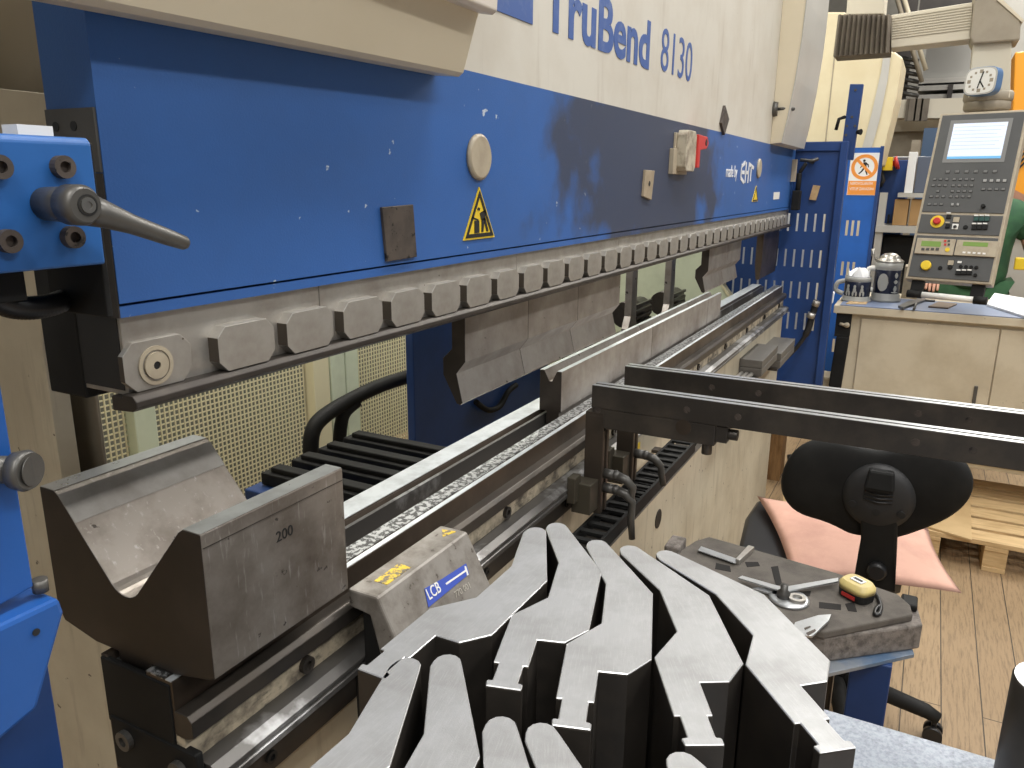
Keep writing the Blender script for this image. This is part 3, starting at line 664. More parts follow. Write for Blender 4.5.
# ================================================================== REAR SIDE (seen under the beam)
t = thing('rear_guard', (2.2, 2.2, 0), 'cream wire mesh safety fence behind the machine, seen under the beam', 'fence')
b = MB(); p = .019
x = 1.28
while x < 2.33: b.box(x, x + .0045, 2.199, 2.203, .05, 1.5); x += p
x = 2.64
while x < 3.6: b.box(x, x + .0045, 2.199, 2.203, .05, 1.5); x += p
z = .05
while z < 1.5:
    b.box(1.28, 2.33, 2.2022, 2.2062, z, z + .0045); b.box(2.64, 3.6, 2.2022, 2.2062, z, z + .0045); z += p
w = b.build('wire_mesh', MESHW, t); w['kind'] = 'stuff'
for x0, x1, m in ((2.345, 2.44, MESHW), (2.45, 2.54, PALE), (2.548, 2.63, PALE), (1.52, 1.60, PALE)):
    b = MB(); b.box(x0, x1, 2.16, 2.215, 0, 1.7); b.build('fence_post', m, t, .004)
b = MB(); b.box(1.25, 3.6, 2.19, 2.225, .03, .06); b.build('bottom_rail', MESHW, t)
# back gauge
t = thing('back_gauge', (1.5, 1.1, 0), 'black back gauge rails and cable hoses behind the bed', 'back gauge')
for i, x in enumerate((1.235, 1.335, 1.43, 1.53)):
    b = MB(); b.box(x, x + .055, .80, 1.32, .955, .985); b.box(x + .012, x + .043, .80, 1.30, .985, .998); b.build('guide_rail', BLACK, t, .003)
b = MB(); b.box(1.20, 1.62, .80, 1.34, .60, .953); b.build('gauge_base', DKBLUE, t, .004)
hp = [on_y(*q, 1.50) for q in ((311, 458), (312, 434), (322, 418), (350, 400), (385, 384), (425, 372))]
b = MB(); b.tube(smooth_path([Vector(q) for q in hp], 8), .023, 12); b.build('cable_hose', BLACK, t)
hp = [on_y(*q, 1.50) for q in ((339, 446), (341, 425), (345, 412), (356, 402))]
b = MB(); b.tube(smooth_path([Vector(q) for q in hp], 8), .020, 12); b.build('cable_hose', BLACK, t)
t = thing('rear_cabinet', (2.4, 1.5, 0), 'dark blue drive cabinet behind the bed, below the long punch run', 'cabinet')
b = MB(); b.box(1.975, 2.98, 1.40, 1.43, 0, 1.62); b.build('cabinet_body', GUARDBLUE, t, .004)
b = MB(); hp = [on_y(*q, 1.385) for q in ((476, 402), (488, 410), (500, 406), (508, 392), (516, 385))]; b.tube(smooth_path([Vector(q) for q in hp], 6), .011, 10); b.build('cable', BLACK, t)
b = MB(); b.box(2.50, 2.53, 1.385, 1.40, .66, .72); b.build('yellow_tag', YELLOW, t)
# far side frame of the machine with its throat
b = MB()
b.prism_x([(.95, 3.0), (.95, 1.30), (.94, 1.22), (.915, 1.15), (.87, 1.09), (.80, 1.05), (.80, .1), (1.9, .1), (1.9, 3.0)], 3.98, 4.02)
b.build('side_frame', PALE, PB, .001)
b = MB(); b.prism_x([(.945, 1.42), (.945, 1.30), (.935, 1.22), (.91, 1.15), (.865, 1.09), (.80, 1.052), (.79, 1.06), (.855, 1.10), (.898, 1.155), (.92, 1.22), (.93, 1.30), (.93, 1.42)], 3.965, 4.022); b.build('throat_edge', MESHW, PB)
for x, y, lab in ((2.95, 1.02, 'back gauge finger nearer the long punch run, grey steel on a ribbed carriage'), (3.35, .98, 'back gauge finger farther from the long punch run, on a ribbed carriage')):
    t = thing('gauge_finger', (x, y, .98), lab, 'gauge finger', 'back gauge fingers')
    b = MB(); b.box(x, x + .16, y - .02, y + .20, .94, .965); b.box(x, x + .15, y - .01, y + .2, .975, 1.0); b.build('carriage', DARK, t, .002)
    b = MB(); b.prism_y([(x + .05, 1.0), (x + .12, 1.0), (x + .14, 1.06), (x + .115, 1.10), (x + .11, 1.42), (x + .05, 1.42), (x + .05, 1.12), (x + .02, 1.07)], y + .02, y + .05); b.build('finger', DIE, t, .002)
    b = MB(); b.tube([(x + .18, y + .10, 1.10), (x + .40, y + .10, 1.10)], .055, 18)
    for k in range(4): b.box(x + .18, x + .38, y + .038 + .001, y + .05, 1.06 + .026 * k, 1.072 + .026 * k)
    b.cyl((x + .40, y + .10, 1.10), (x + .44, y + .10, 1.10), .03); b.build('spindle_drive', DARK, t)
b = MB(); b.box(2.9, 4.0, 1.0, 1.3, .80, .94); tag(b.build('gauge_beam', DARK, None, .004), 'dark cross beam carrying the back gauge fingers behind the bed', 'beam')
# ================================================================== BLUE GUARD at the far end
t = thing('side_guard', (4.07, .8, 0), 'dark blue slotted side guard at the far end of the bed', 'guard')
GX = 4.05
b = MB()
rows = [(1.427, 1.512), (1.255, 1.340), (1.10, 1.183), (.945, 1.03)]
ys = [.4600 + .0405 * k for k in range(18)]     # slot centres
edges = [1.80] + [e for r_ in rows for e in (r_[1], r_[0])] + [.62]
for k in range(0, len(edges), 2): b.box(GX, GX + .004, .42, 1.20, edges[k + 1], edges[k])
for z0, z1 in rows:
    ya = .42
    for y in ys: b.box(GX, GX + .004, ya, y - .005, z0, z1); ya = y + .005
    b.box(GX, GX + .004, ya, 1.20, z0, z1)
b.build('slotted_sheet', GUARDBLUE, t)
b = MB(); b.box(GX - .03, GX + .03, .387, .42, .60, 1.842); b.box(GX - .012, GX + .03, .42, 1.2, 1.80, 1.842); b.box(GX - .012, GX + .03, 1.16, 1.2, 0, 1.842); b.box(GX - .012, GX + .03, .42, 1.16, .60, .64); b.build('guard_frame', GUARDBLUE, t, .003)
b = MB(); b.cyl((GX - .02, .54, 1.755), (GX, .54, 1.755), .012); b.tube([(GX - .03, .59, 1.76), (GX - .035, .54, 1.755), (GX - .03, .51, 1.765)], .008, 10); b.build('guard_latch', LEVER, t)
b = MB(); b.prism_x([(.524, 1.645), (.492, 1.642), (.505, 1.575), (.536, 1.578)], GX - .014, GX); tag(b.build('wood_block', WOOD), 'small pale wooden block stuck on the dark blue slotted guard', 'block')
b = MB(); b.box(4.4, 4.41, .50, 2.2, .55, 1.7); tag(b.build('slot_light_panel', WHITE), 'added white panel standing in for bright light through the blue guard slots', 'panel')  # added white sheet in place of the bright window beyond the slots
t = thing('switch_rod', (3.98, .6, 1.55), 'black safety switch rod hanging at the far end of the beam', 'switch')
b = MB(); b.box(3.93, 3.99, .565, .60, 1.53, 1.62); b.tube([(3.96, .58, 1.62), (3.96, .58, 1.70)], .012, 10); b.tube([(3.96, .58, 1.70), (3.97, .555, 1.745)], .009, 10); b.build('switch_body', BLACK, t, .004)
b = MB(); b.box(3.92, 3.95, .592, .611, 1.66, 1.76); b.build('switch_bracket', BEIGE, t)
# bright slotted guard door with the sign
t = thing('guard_door', (5.05, .36, 0), 'bright blue slotted guard door carrying the orange no entry sign', 'guard')
DX = 5.05; DK = DX / 4.30
dz_ = lambda z: EYE + (z - EYE) * DK
b = MB()
rows = [(dz_(a_), dz_(c_)) for a_, c_ in ((1.40, 1.475), (1.20, 1.27), (1.0, 1.07), (.8, .87))]
ya_, yb_ = .408 * DK, .268 * DK
edges = [dz_(1.824)] + [e for r_ in rows for e in (r_[1], r_[0])] + [.12]
for k in range(0, len(edges), 2): b.box(DX, DX + .004, yb_, ya_, edges[k + 1], edges[k])
sl_ = [.378 * DK, .352 * DK, .326 * DK]
for z0, z1 in rows:
    hi_ = ya_
    for y in sl_: b.box(DX, DX + .004, y + .007, hi_, z0, z1); hi_ = y - .007
    b.box(DX, DX + .004, yb_, hi_, z0, z1)
b.build('door_sheet', LITBLUE, t)
b = MB(); b.box(DX - .006, DX + .03, yb_ - .018, yb_, 0, dz_(1.83)); b.box(DX - .001, DX + .03, ya_, ya_ + .012, 0, dz_(1.83)); b.build('door_edge', GUARDBLUE, t, .002)
SX = DX - .002
c = [on_x(*q, SX) for q in ((851.5, 153), (880.5, 154), (876.5, 196), (846.5, 195))]
b = MB(); ytl = (c[0][1] + c[3][1]) / 2; ytr = (c[1][1] + c[2][1]) / 2; zt, zb = c[0][2], c[3][2]
b.box(SX - .002, SX + .002, ytr, ytl, zb, zt); sign = b.build('sign_board', PAPER, t)
sw = ytl - ytr; sh = zt - zb; yc = (ytl + ytr) / 2; zc = zt - sw * .5
b = MB(); b.box(SX - .0026, SX - .0019, ytr + .002, ytl - .002, zb + .002, zt - sw * .99); b.build('sign_panel', SIGNORANGE, sign)
R_ = sw * .45
b = MB(); b.ring((SX - .002, yc, zc), (-1, 0, 0), R_ * .74, R_, .001, 40); u = Vector((0, math.cos(math.radians(45)), math.sin(math.radians(45)))); v_ = Vector((0, -u[2], u[1]))
o_ = Vector((SX - .0032, yc, zc)); q = [o_ + u * R_ * .86 * a + v_ * R_ * .11 * s for a, s in ((-1, -1), (1, -1), (1, 1), (-1, 1))]; b.extrude(q, (.0009, 0, 0)); b.build('prohibition_ring', SIGNORANGE, sign)
b = MB(); S_ = lambda a, z: Vector((SX - .0027, yc - a * R_, zc + z * R_))
def blob(pts): b.extrude([S_(*q) for q in pts], (.0006, 0, 0))
b.cyl(S_(-.06, .50), S_(-.06, .50) + Vector((.0006, 0, 0)), R_ * .10, None, 16)
blob([(-.12, .38), (.10, .38), (.16, .0), (-.04, -.05), (-.10, .1)]); blob([(.08, .38), (.30, .2), (.34, -.02), (.27, -.03), (.22, .14), (.06, .24)])
blob([(-.10, .32), (-.26, .08), (-.34, -.06), (-.29, -.09), (-.18, .05), (-.06, .2)])
blob([(-.06, .0), (.10, .0), (-.12, -.36), (-.34, -.56), (-.42, -.50), (-.22, -.30)]); blob([(.02, .02), (.16, .02), (.20, -.30), (.30, -.58), (.22, -.62), (.08, -.32)])
b.build('walking_figure', INK, sign)
for k, s in enumerate(('NEPOVOLANÝM', 'VSTUP ZAKÁZÁN')):
    text('sign_lettering', s, .022, frame((SX - .0027, ytl - .012, zt - sw * 1.13 - .03 * k), (0, -1, 0), (0, 0, 1)), PAPER, sign, sx=.74, depth=.0002)
# blue slotted post above the guard
t = thing('perforated_post', (4.085, .45, 1.84), 'blue upright plate with holes standing above the guard, cream machine behind', 'post')
c = [on_x(*q, 4.085) for q in ((850, 84), (863.5, 84), (853, 160), (840, 160))]
b = MB(); b.extrude([Vector(q) for q in c], (.03, 0, 0)); b.build('post_plate', GUARDBLUE, t, .002)
for px, py in ((855.5, 90), (852, 117), (847, 126), (855, 126), (846, 135)):
    p = on_x(px, py, 4.085); b = MB(); b.cyl(p, p + Vector((-.003, 0, 0)), .006, None, 12); b.build('screw', LEVER, t)
b = MB(); b.tube([on_x(845, 117, 4.075), on_x(839, 119, 4.055), on_x(836, 130, 4.055)], .008, 8); b.build('clamp_lever', BLACK, t)
b = MB(); b.tube([on_x(857, 132, 4.085), on_x(861, 132, 4.075)], [.008, .014], 10); b.build('knob', BLACK, t)
# hose along the guard
t = thing('air_hose', (3.95, .5, .75), 'black hose with a metal coupling hanging in front of the blue guard', 'hose')
hp = [Vector(on_x(px, py, x)) for px, py, x in ((817, 300, 4.0), (812, 316, 3.99), (807, 332, 3.98), (797, 347, 3.97), (782, 362, 3.96), (764, 376, 3.96))]
b = MB(); b.tube(smooth_path(hp, 6), [.016 if k < 14 else .010 for k in range(len(smooth_path(hp, 6)))], 10); b.build('hose', RUBBER, t)
b = MB(); b.tube([on_x(817, 301, 3.98), on_x(815, 306, 3.98)], .018, 10); b.tube([on_x(812, 313, 3.97), on_x(810, 318, 3.97)], .019, 10); b.build('coupling', STEEL, t)
# ================================================================== CONSOLE DESK
ZD = 1.06
t = thing('console_desk', (4.5, -.1, 0), 'cream steel cabinet desk under the control console', 'cabinet')
b = MB(); b.box(4.20, 4.85, -.95, .388, ZD - .04, ZD); b.build('desk_top', CREAM, t, .004)
b = MB(); b.box(4.235, 4.83, -.92, .335, .305, ZD - .0405); b.build('cabinet_body', CREAM, t, .004)
for lx, ly in ((4.26, .28), (4.78, .28), (4.26, -.90), (4.78, -.90)):
    b = MB(); b.box(lx, lx + .04, ly, ly + .04, 0, .3045); b.build('leg', CREAM, t, .003)
for y0, y1 in ((-.915, -.345), (-.34, .255)):
    b = MB(); b.box(4.222, 4.2345, y0, y1, .33, ZD - .06); d_ = b.build('door', CREAM, t, .003)
    b = MB(); b.box(4.212, 4.222, (y0 + .05), (y0 + .065), .62, .72); b.build('handle', LEVER, d_, .002)
b = MB(); b.box(4.20, 4.60, -.55, .36, ZD + .0003, ZD + .004); tag(b.build('desk_mat', MATBLUE, None, .001), 'grey blue mat lying on the console desk', 'mat')
t = thing('cable_box', (4.24, .35, .94), 'black open electrical box with a grey lever under the desk overhang', 'box')
b = MB(); b.box(4.215, 4.233, .30, .372, .905, 1.018); b.box(4.2135, 4.215, .30, .372, .90, .91); b.build('box_body', BLACK, t, .002)
b = MB(); b.tube([(4.212, .352, .965), (4.206, .322, .962)], .008, 8); b.ball((4.205, .318, .963), .014); b.build('lever', BEIGE, t)
b = MB(); pts0 = [(4.2345, .300, .90), (4.2345, .362, .90), (4.2345, .372, .64), (4.2345, .355, .61), (4.2345, .335, .63), (4.2345, .312, .60)]
b.extrude(pts0, (-.022, 0, 0)); tag(b.build('hanging_cloth', BLACK, None, .006), 'black cloth hanging from the left side of the console desk', 'cloth')
b = MB(); b.box(4.40, 4.55, .36, .45, 0, .62); b.box(4.395, 4.555, .355, .455, .62, .64); tag(b.build('plinth_box', CREAM, None, .004), 'pale box standing on the floor between guard and desk', 'box')
# ------------------------------------------------------------------ control console (own tilted frame)
Bl, Br, Tl = on_x(907, 277, 4.25), on_x(990, 283, 4.173), on_x(943, 115, 4.50)
cm = frame(Bl, Br - Bl, Tl - Bl)
cmi = cm.inverted(); cw = (Br - Bl).length; ch = (Tl - Bl).length
con = thing('control_console', Bl, 'grey machine control console with a lit screen, hanging above the desk', 'control panel')
con.rotation_euler = cm.to_euler()
pn = cm.col[2].to_3d()
def pu(px, py):
    r = ray(px, py); k = (Bl - Vector((0, 0, EYE))).dot(pn) / r.dot(pn)
    q = cmi @ (r * k + Vector((0, 0, EYE))); return q.x, q.y
def cbuild(mb, name, m, par=None, bev=0.): return mb.build(name, m, par or con, bev, local=True)
TLu = pu(943, 115)[0]; BLu = pu(907, 277)[0]
u1 = pu(990, 283)[0]; v1 = pu(943, 115)[1]
b = MB(); b.box(-.008, cw + .008, -.008, v1 + .008, -.07, .0); cbuild(b, 'console_housing', BEIGE, bev=.004)
vd1 = pu(920, 213)[1]; vd2 = pu(915, 234)[1]
for z0, z1 in ((vd1 + .006, v1 - .004), (vd2 + .006, vd1 - .006), (.004, vd2 - .006)):
    b = MB(); b.box(.004, cw - .004, z0, z1, 0, .004); cbuild(b, 'front_plate', PANELGREY, bev=.001)
def crect(mb, p0, p1, w0, w1):
    (a, c), (e, g) = pu(*p0), pu(*p1); mb.box(min(a, e), max(a, e), min(c, g), max(c, g), w0, w1); return mb
su0, sv1 = pu(953, 124.5); su1, sv0 = pu(1001, 160.5)
sv0b = pu(948, 159.5)[1]
sx0, sx1 = su0 * .5 + pu(948, 160)[0] * .5, su1 * .5 + pu(1007, 126)[0] * .5
b = MB(); b.box(sx0 - .017, sx1 + .017, sv0b - .018, sv1 + .018, .004, .0055); cbuild(b, 'screen_bezel', mat('bezel', (.20, .20, .195), .4), None, .001)
b = MB(); b.box(sx0, sx1, sv0b + .012, sv1, .0055, .0065); scr = cbuild(b, 'screen', SCREEN)
b = MB(); b.box(sx0, sx1, sv0b, sv0b + .0118, .0055, .0065); cbuild(b, 'screen_taskbar', SCREENBAR)
b = MB(); 
for k in range(7): b.box(sx0 + .006, sx1 - .01 - .012 * (k % 3), sv1 - .018 - .018 * k, sv1 - .0165 - .018 * k, .0065, .0067)
cbuild(b, 'screen_lines', mat('screen_grey', (.36, .43, .54), .4, emit=.4))
def key(px, py, w=.013, h=.011, m=BLACK, name='key', d=.004):
    u, v = pu(px, py); mb = MB(); mb.box(u - w / 2, u + w / 2, v - h / 2, v + h / 2, .004, .004 + d)
    mb.m = 1; mb.box(u - w / 2 - .002, u + w / 2 + .002, v - h / 2 - .002, v + h / 2 + .002, .0035, .0048); return cbuild(mb, name, [m, INK], None, .0006)
KEY = mat('dark_key', (.16, .16, .155), .45)
KEYL = mat('light_key', (.34, .34, .33), .45)
for k in range(6): key(948 + 9.4 * k, 172 - .05 * k, .016, .012, KEY)
for r_, (y, xs_, step) in enumerate([(179.5, (935, 954.5), 6), (185.8, (933.5, 953.5), 6), (191.5, (938, 952.5), 6), (196.8, (931.5, 951), 6)]):
    nl = 1 if r_ == 2 else 3
    for k in range(nl): key(xs_[0] + step * k, y, .012, .010, KEY)
    for k in range(4): key(xs_[1] + 6.1 * k, y + .1, .012, .010, KEY)
for k in range(4): key(985 + 6.6 * k, 181, .014, .012, KEYL)
for k in range(4): key(983.5 + 6.6 * k, 189.5, .014, .010, KEY)
for k in range(3): key(929.5 + 6 * k, 204.5, .012, .010, KEY)
for k in range(2): key(952.5 + 5.5 * k, 204.8, .010, .012, KEYL)
def knob(px, py, r, m, name, h=.02, r1=None):
    u, v = pu(px, py); mb = MB(); mb.tube([(u, v, .004), (u, v, .004 + h * .8), (u, v, .004 + h)], [r, r, (r1 or r * .85)], 20); return cbuild(mb, name, m)
knob(983.5, 207, .009, BLACK, 'override_knob')
u, v = pu(937.5, 222); b = MB(); b.tube([(u, v, .004), (u, v, .008)], .030, 28); cbuild(b, 'stop_collar', YELLOW)
b = MB(); b.tube([(u, v, .008), (u, v, .02), (u, v, .026)], [.0155, .017, .012], 24); cbuild(b, 'stop_button', RED)
for px, py, m in ((949, 217, WHITE), (948, 226.5, RED)):
    key(px, py, .018, .018, BLACK, 'push_button', .008); u, v = pu(px, py - 3.4); b = MB(); b.box(u - .009, u + .009, v - .003, v + .003, .012, .0125); cbuild(b, 'button_label', WHITE if m is WHITE else BEIGE)
key(956.5, 220, .026, .024, BEIGE, 'key_plate', .003); key(955.3, 227, .026, .026, WHITE, 'key_plate', .004); knob(955.3, 227.3, .0075, INK, 'key_lock', .01)
knob(965.8, 227.5, .010, BLACK, 'jack_socket', .006)
for k in range(3):
    for dy in (0, 8.2):
        px = 976.5 + 5.4 * k - dy * .25; py = 219.5 + dy
        key(px, py, .019, .020, mat('teal_button', (.02, .07, .06), .35) if (dy == 0 and k == 0) else (BLACK if dy else bpy.data.materials['teal_button']), 'push_button', .009)
        u, v = pu(px, py - 3.5); b = MB(); b.box(u - .0085, u + .0085, v - .003, v + .003, .004, .0125); cbuild(b, 'button_label', WHITE)
for (a, c, e, g) in ((917.5, 238.5, 953.5, 256), (957, 240.5, 996, 258)):
    p0, p1 = pu(a + 1.5, c), pu(e - 1.5, g)
    b = MB(); b.box(p0[0] - .004, p1[0] + .004, p1[1], p0[1], .004, .014); cbuild(b, 'counter_unit', BEIGE, None, .002)
p0, p1 = pu(922.5, 241.5), pu(941, 247.8); b = MB(); b.box(p0[0], p1[0], p1[1], p0[1], .014, .0146); cbuild(b, 'counter_display', LCD)
p0, p1 = pu(964, 242.5), pu(988, 247.8); b = MB(); b.box(p0[0], p1[0], p1[1], p0[1], .014, .0146); cbuild(b, 'counter_display', LCD)
for k in range(4): u, v = pu(923.5 + 4.8 * k, 250); b = MB(); b.box(u - .007, u + .007, v - .006, v + .006, .014, .016); cbuild(b, 'counter_key', LEVER)
for k in range(2):
    for j in range(2): u, v = pu(945.8 + 3.6 * k, 241.8 + 3.6 * j); b = MB(); b.box(u - .005, u + .005, v - .005, v + .005, .014, .016); cbuild(b, 'counter_key', (RED, LEVER)[k])
u, v = pu(948, 250.5); b = MB(); b.tube([(u, v, .014), (u, v, .017)], .010, 18); cbuild(b, 'yellow_key', YELLOW)
for k in range(5): u, v = pu(964.5 + 5 * k, 253.2 + .3 * k); b = MB(); b.box(u - .006, u + .006, v - .004, v + .004, .014, .0155); cbuild(b, 'counter_key', WHITE)
knob(926.5, 266, .023, YELLOW, 'yellow_knob', .016)
knob(940.5, 268.3, .009, BLACK, 'jack_socket', .006)
key(951, 263, .024, .022, BEIGE, 'key_plate', .003); knob(950.5, 267.5, .010, BLACK, 'key_lock', .01)
key(959.8, 262.5, .018, .010, WHITE, 'button_label', .004)
for k in range(4): knob(961 + 5.2 * k, 267 + .3 * k, .008, BLACK, 'push_button', .008)
for k in range(3):
    key(958.5 + 5.5 * k, 273.4, .020, .016, BLACK, 'push_button', .009); u, v = pu(958.8 + 5.5 * k, 270.6); b = MB(); b.box(u - .008, u + .008, v - .003, v + .003, .004, .013); cbuild(b, 'button_label', WHITE)
knob(975.5, 275.5, .008, BLACK, 'push_button', .008)
# support struts and the grip bar below
b = MB()
for u in (.02, cw - .075): b = MB(); b.box(u, u + .055, -.075, -.006, -.055, -.02); cbuild(b, 'grip_bracket', BLACK, None, .003)
p0, p1 = pu(913, 293), pu(984, 300)
b = MB(); b.tube([(p0[0] + .01, p0[1], -.02), (p1[0] - .01, p1[1], -.02)], .015, 16); cbuild(b, 'grip_bar', WHITE)
b = MB(); b.tube([(p0[0] - .03, p0[1], -.02), (p0[0] + .035, p0[1], -.02)], .019, 16); cbuild(b, 'grip_end', BLACK); b = MB(); b.tube([(p1[0] - .045, p1[1], -.02), (p1[0] + .01, p1[1], -.02)], .019, 16); cbuild(b, 'grip_end', BLACK)
# swing arm above
XA = 4.60
def quad_x(pts, x, d=.15): 
    mb = MB(); mb.extrude([on_x(*q, x) for q in pts], (d, 0, 0)); return mb
arm = thing('swing_arm', on_x(1000, 60, XA), 'cream ribbed swing arm with grey elbow hood carrying the console', 'arm')
quad_x([(891, 15), (973, 2), (973, 39), (891, 48)], XA, .16).build('arm_beam', RIBBED, arm, .004)
b = MB()
for k in range(9):
    f0 = .12 + .075 * k
    a = [on_x(892, 15 + 33 * f0, XA), on_x(972, 2 + 37 * f0, XA)]
    b.extrude([a[0], a[1], a[1] + Vector((0, 0, .0055)), a[0] + Vector((0, 0, .0055))], (-.005, 0, 0))
b.build('rib', RIBBED, arm)
quad_x([(974, 0), (974, -20), (996, -20), (998, 0), (1021, 20), (1020, 40), (973, 44), (970, 38)], XA - .03, .24).build('elbow_hood', HOOD, arm, .008)
quad_x([(999, -4), (1024, 20), (1022, 22), (997, 0)], XA - .036, .24).build('hood_edge', COVER, arm)
quad_x([(973, 43), (1012, 41), (1010, 98), (968, 98)], XA, .16).build('column', RIBBED, arm, .006)
cl = on_x(988, 102, XA); b = MB()
cl = Vector((XA + .07, cl[1], cl[2]))
for dz, r_ in ((.03, .108), (-.012, .102)): b.lathe((cl[0], cl[1], cl[2] + dz), [(r_ - .008, -.026), (r_, -.016), (r_, .014), (r_ - .008, .024)], 32)
b.lathe((cl[0], cl[1], cl[2]), [(.08, -.08), (.08, .0)], 24)
b.build('swivel_collar', HOOD, arm)
# bellows at the rear end of the arm
b = MB(); tl, tr, br, bl2 = [on_x(*q, XA - .04) for q in ((838, 15), (891, 15), (889, 52), (833, 56))]
n = 11
prof_t, prof_b = [], []
for k in range(2 * n + 1):
    f0 = k / (2 * n); dx = (-.022 if k % 2 else .006)
    prof_t.append(tl.lerp(tr, f0) + Vector((dx, 0, .02 * math.sin(math.pi * f0) * 0))); prof_b.append(bl2.lerp(br, f0) + Vector((dx, 0, -.006 if k % 2 else 0)))
bk = Vector((.2, 0, 0)); b.loft(prof_t + [tr + bk, tl + bk], prof_b + [br + bk, bl2 + bk])
tag(b.build('bellows', BELLOWS), 'dusty dark pleated bellows at the left end of the console arm', 'bellows')
quad_x([(848, -10), (886, -10), (884, 14), (846, 15)], XA - .02, .18).build('arm_socket', RIBBED, arm, .006)
# clock on the collar
ck = thing('desk_clock', on_x(987, 91, XA - .06), 'small rounded square clock with a blue rim, resting on the console collar', 'clock')
cc = on_x(980.5, 81, XA - .11); 
def superel(r, n=40, e=4.): 
    out = []
    for k in range(n):
        a = 2 * math.pi * k / n; c_, s_ = math.cos(a), math.sin(a)
        out.append((r * math.copysign(abs(c_) ** (2 / e), c_), r * math.copysign(abs(s_) ** (2 / e), s_)))
    return out
fm = frame(cc, (-.55, -1, 0), (0.03, -.06, 1))
W3 = lambda u, v, w: fm @ Vector((u, v, w))
b = MB(); sh_ = superel(.076); b.loft([W3(u, v * .84, -.05) for u, v in sh_], [W3(u, v * .84, 0) for u, v in sh_]); b.build('clock_case', mat('clock_blue', (.10, .19, .36), .35), ck, .003)
b = MB(); s1 = superel(.073); b.loft([W3(u, v * .84, 0) for u, v in s1], [W3(u, v * .84, .003) for u, v in s1]); b.build('clock_rim', GREYCOVER, ck)
b = MB(); s1 = superel(.066); b.loft([W3(u, v * .84, .003) for u, v in s1], [W3(u, v * .84, .004) for u, v in s1]); b.build('clock_face', WHITE, ck)
b = MB()
for k in range(12):
    a = math.pi * k / 6; r_ = .051; u, v = r_ * math.sin(a), r_ * .84 * math.cos(a); w_ = .008 if k % 3 == 0 else .005
    b.extrude([W3(u - w_, v - w_, .004), W3(u + w_, v - w_, .004), W3(u + w_, v + w_, .004), W3(u - w_, v + w_, .004)], W3(0, 0, .0006) - W3(0, 0, 0))
b.build('numerals', HOOD, ck)
b = MB()
for a, ln in ((math.radians(150), .042), (math.radians(12), .05), (math.radians(190), .040)):
    d0 = Vector((math.sin(a), math.cos(a) * .84)); n0 = Vector((d0.y, -d0.x)) * .0032
    b.extrude([W3(*(n0), .0048), W3(*(d0 * ln + n0), .0048), W3(*(d0 * ln - n0), .0048), W3(*(-n0), .0048)], W3(0, 0, .001) - W3(0, 0, 0))
b.build('clock_hands', INK, ck)
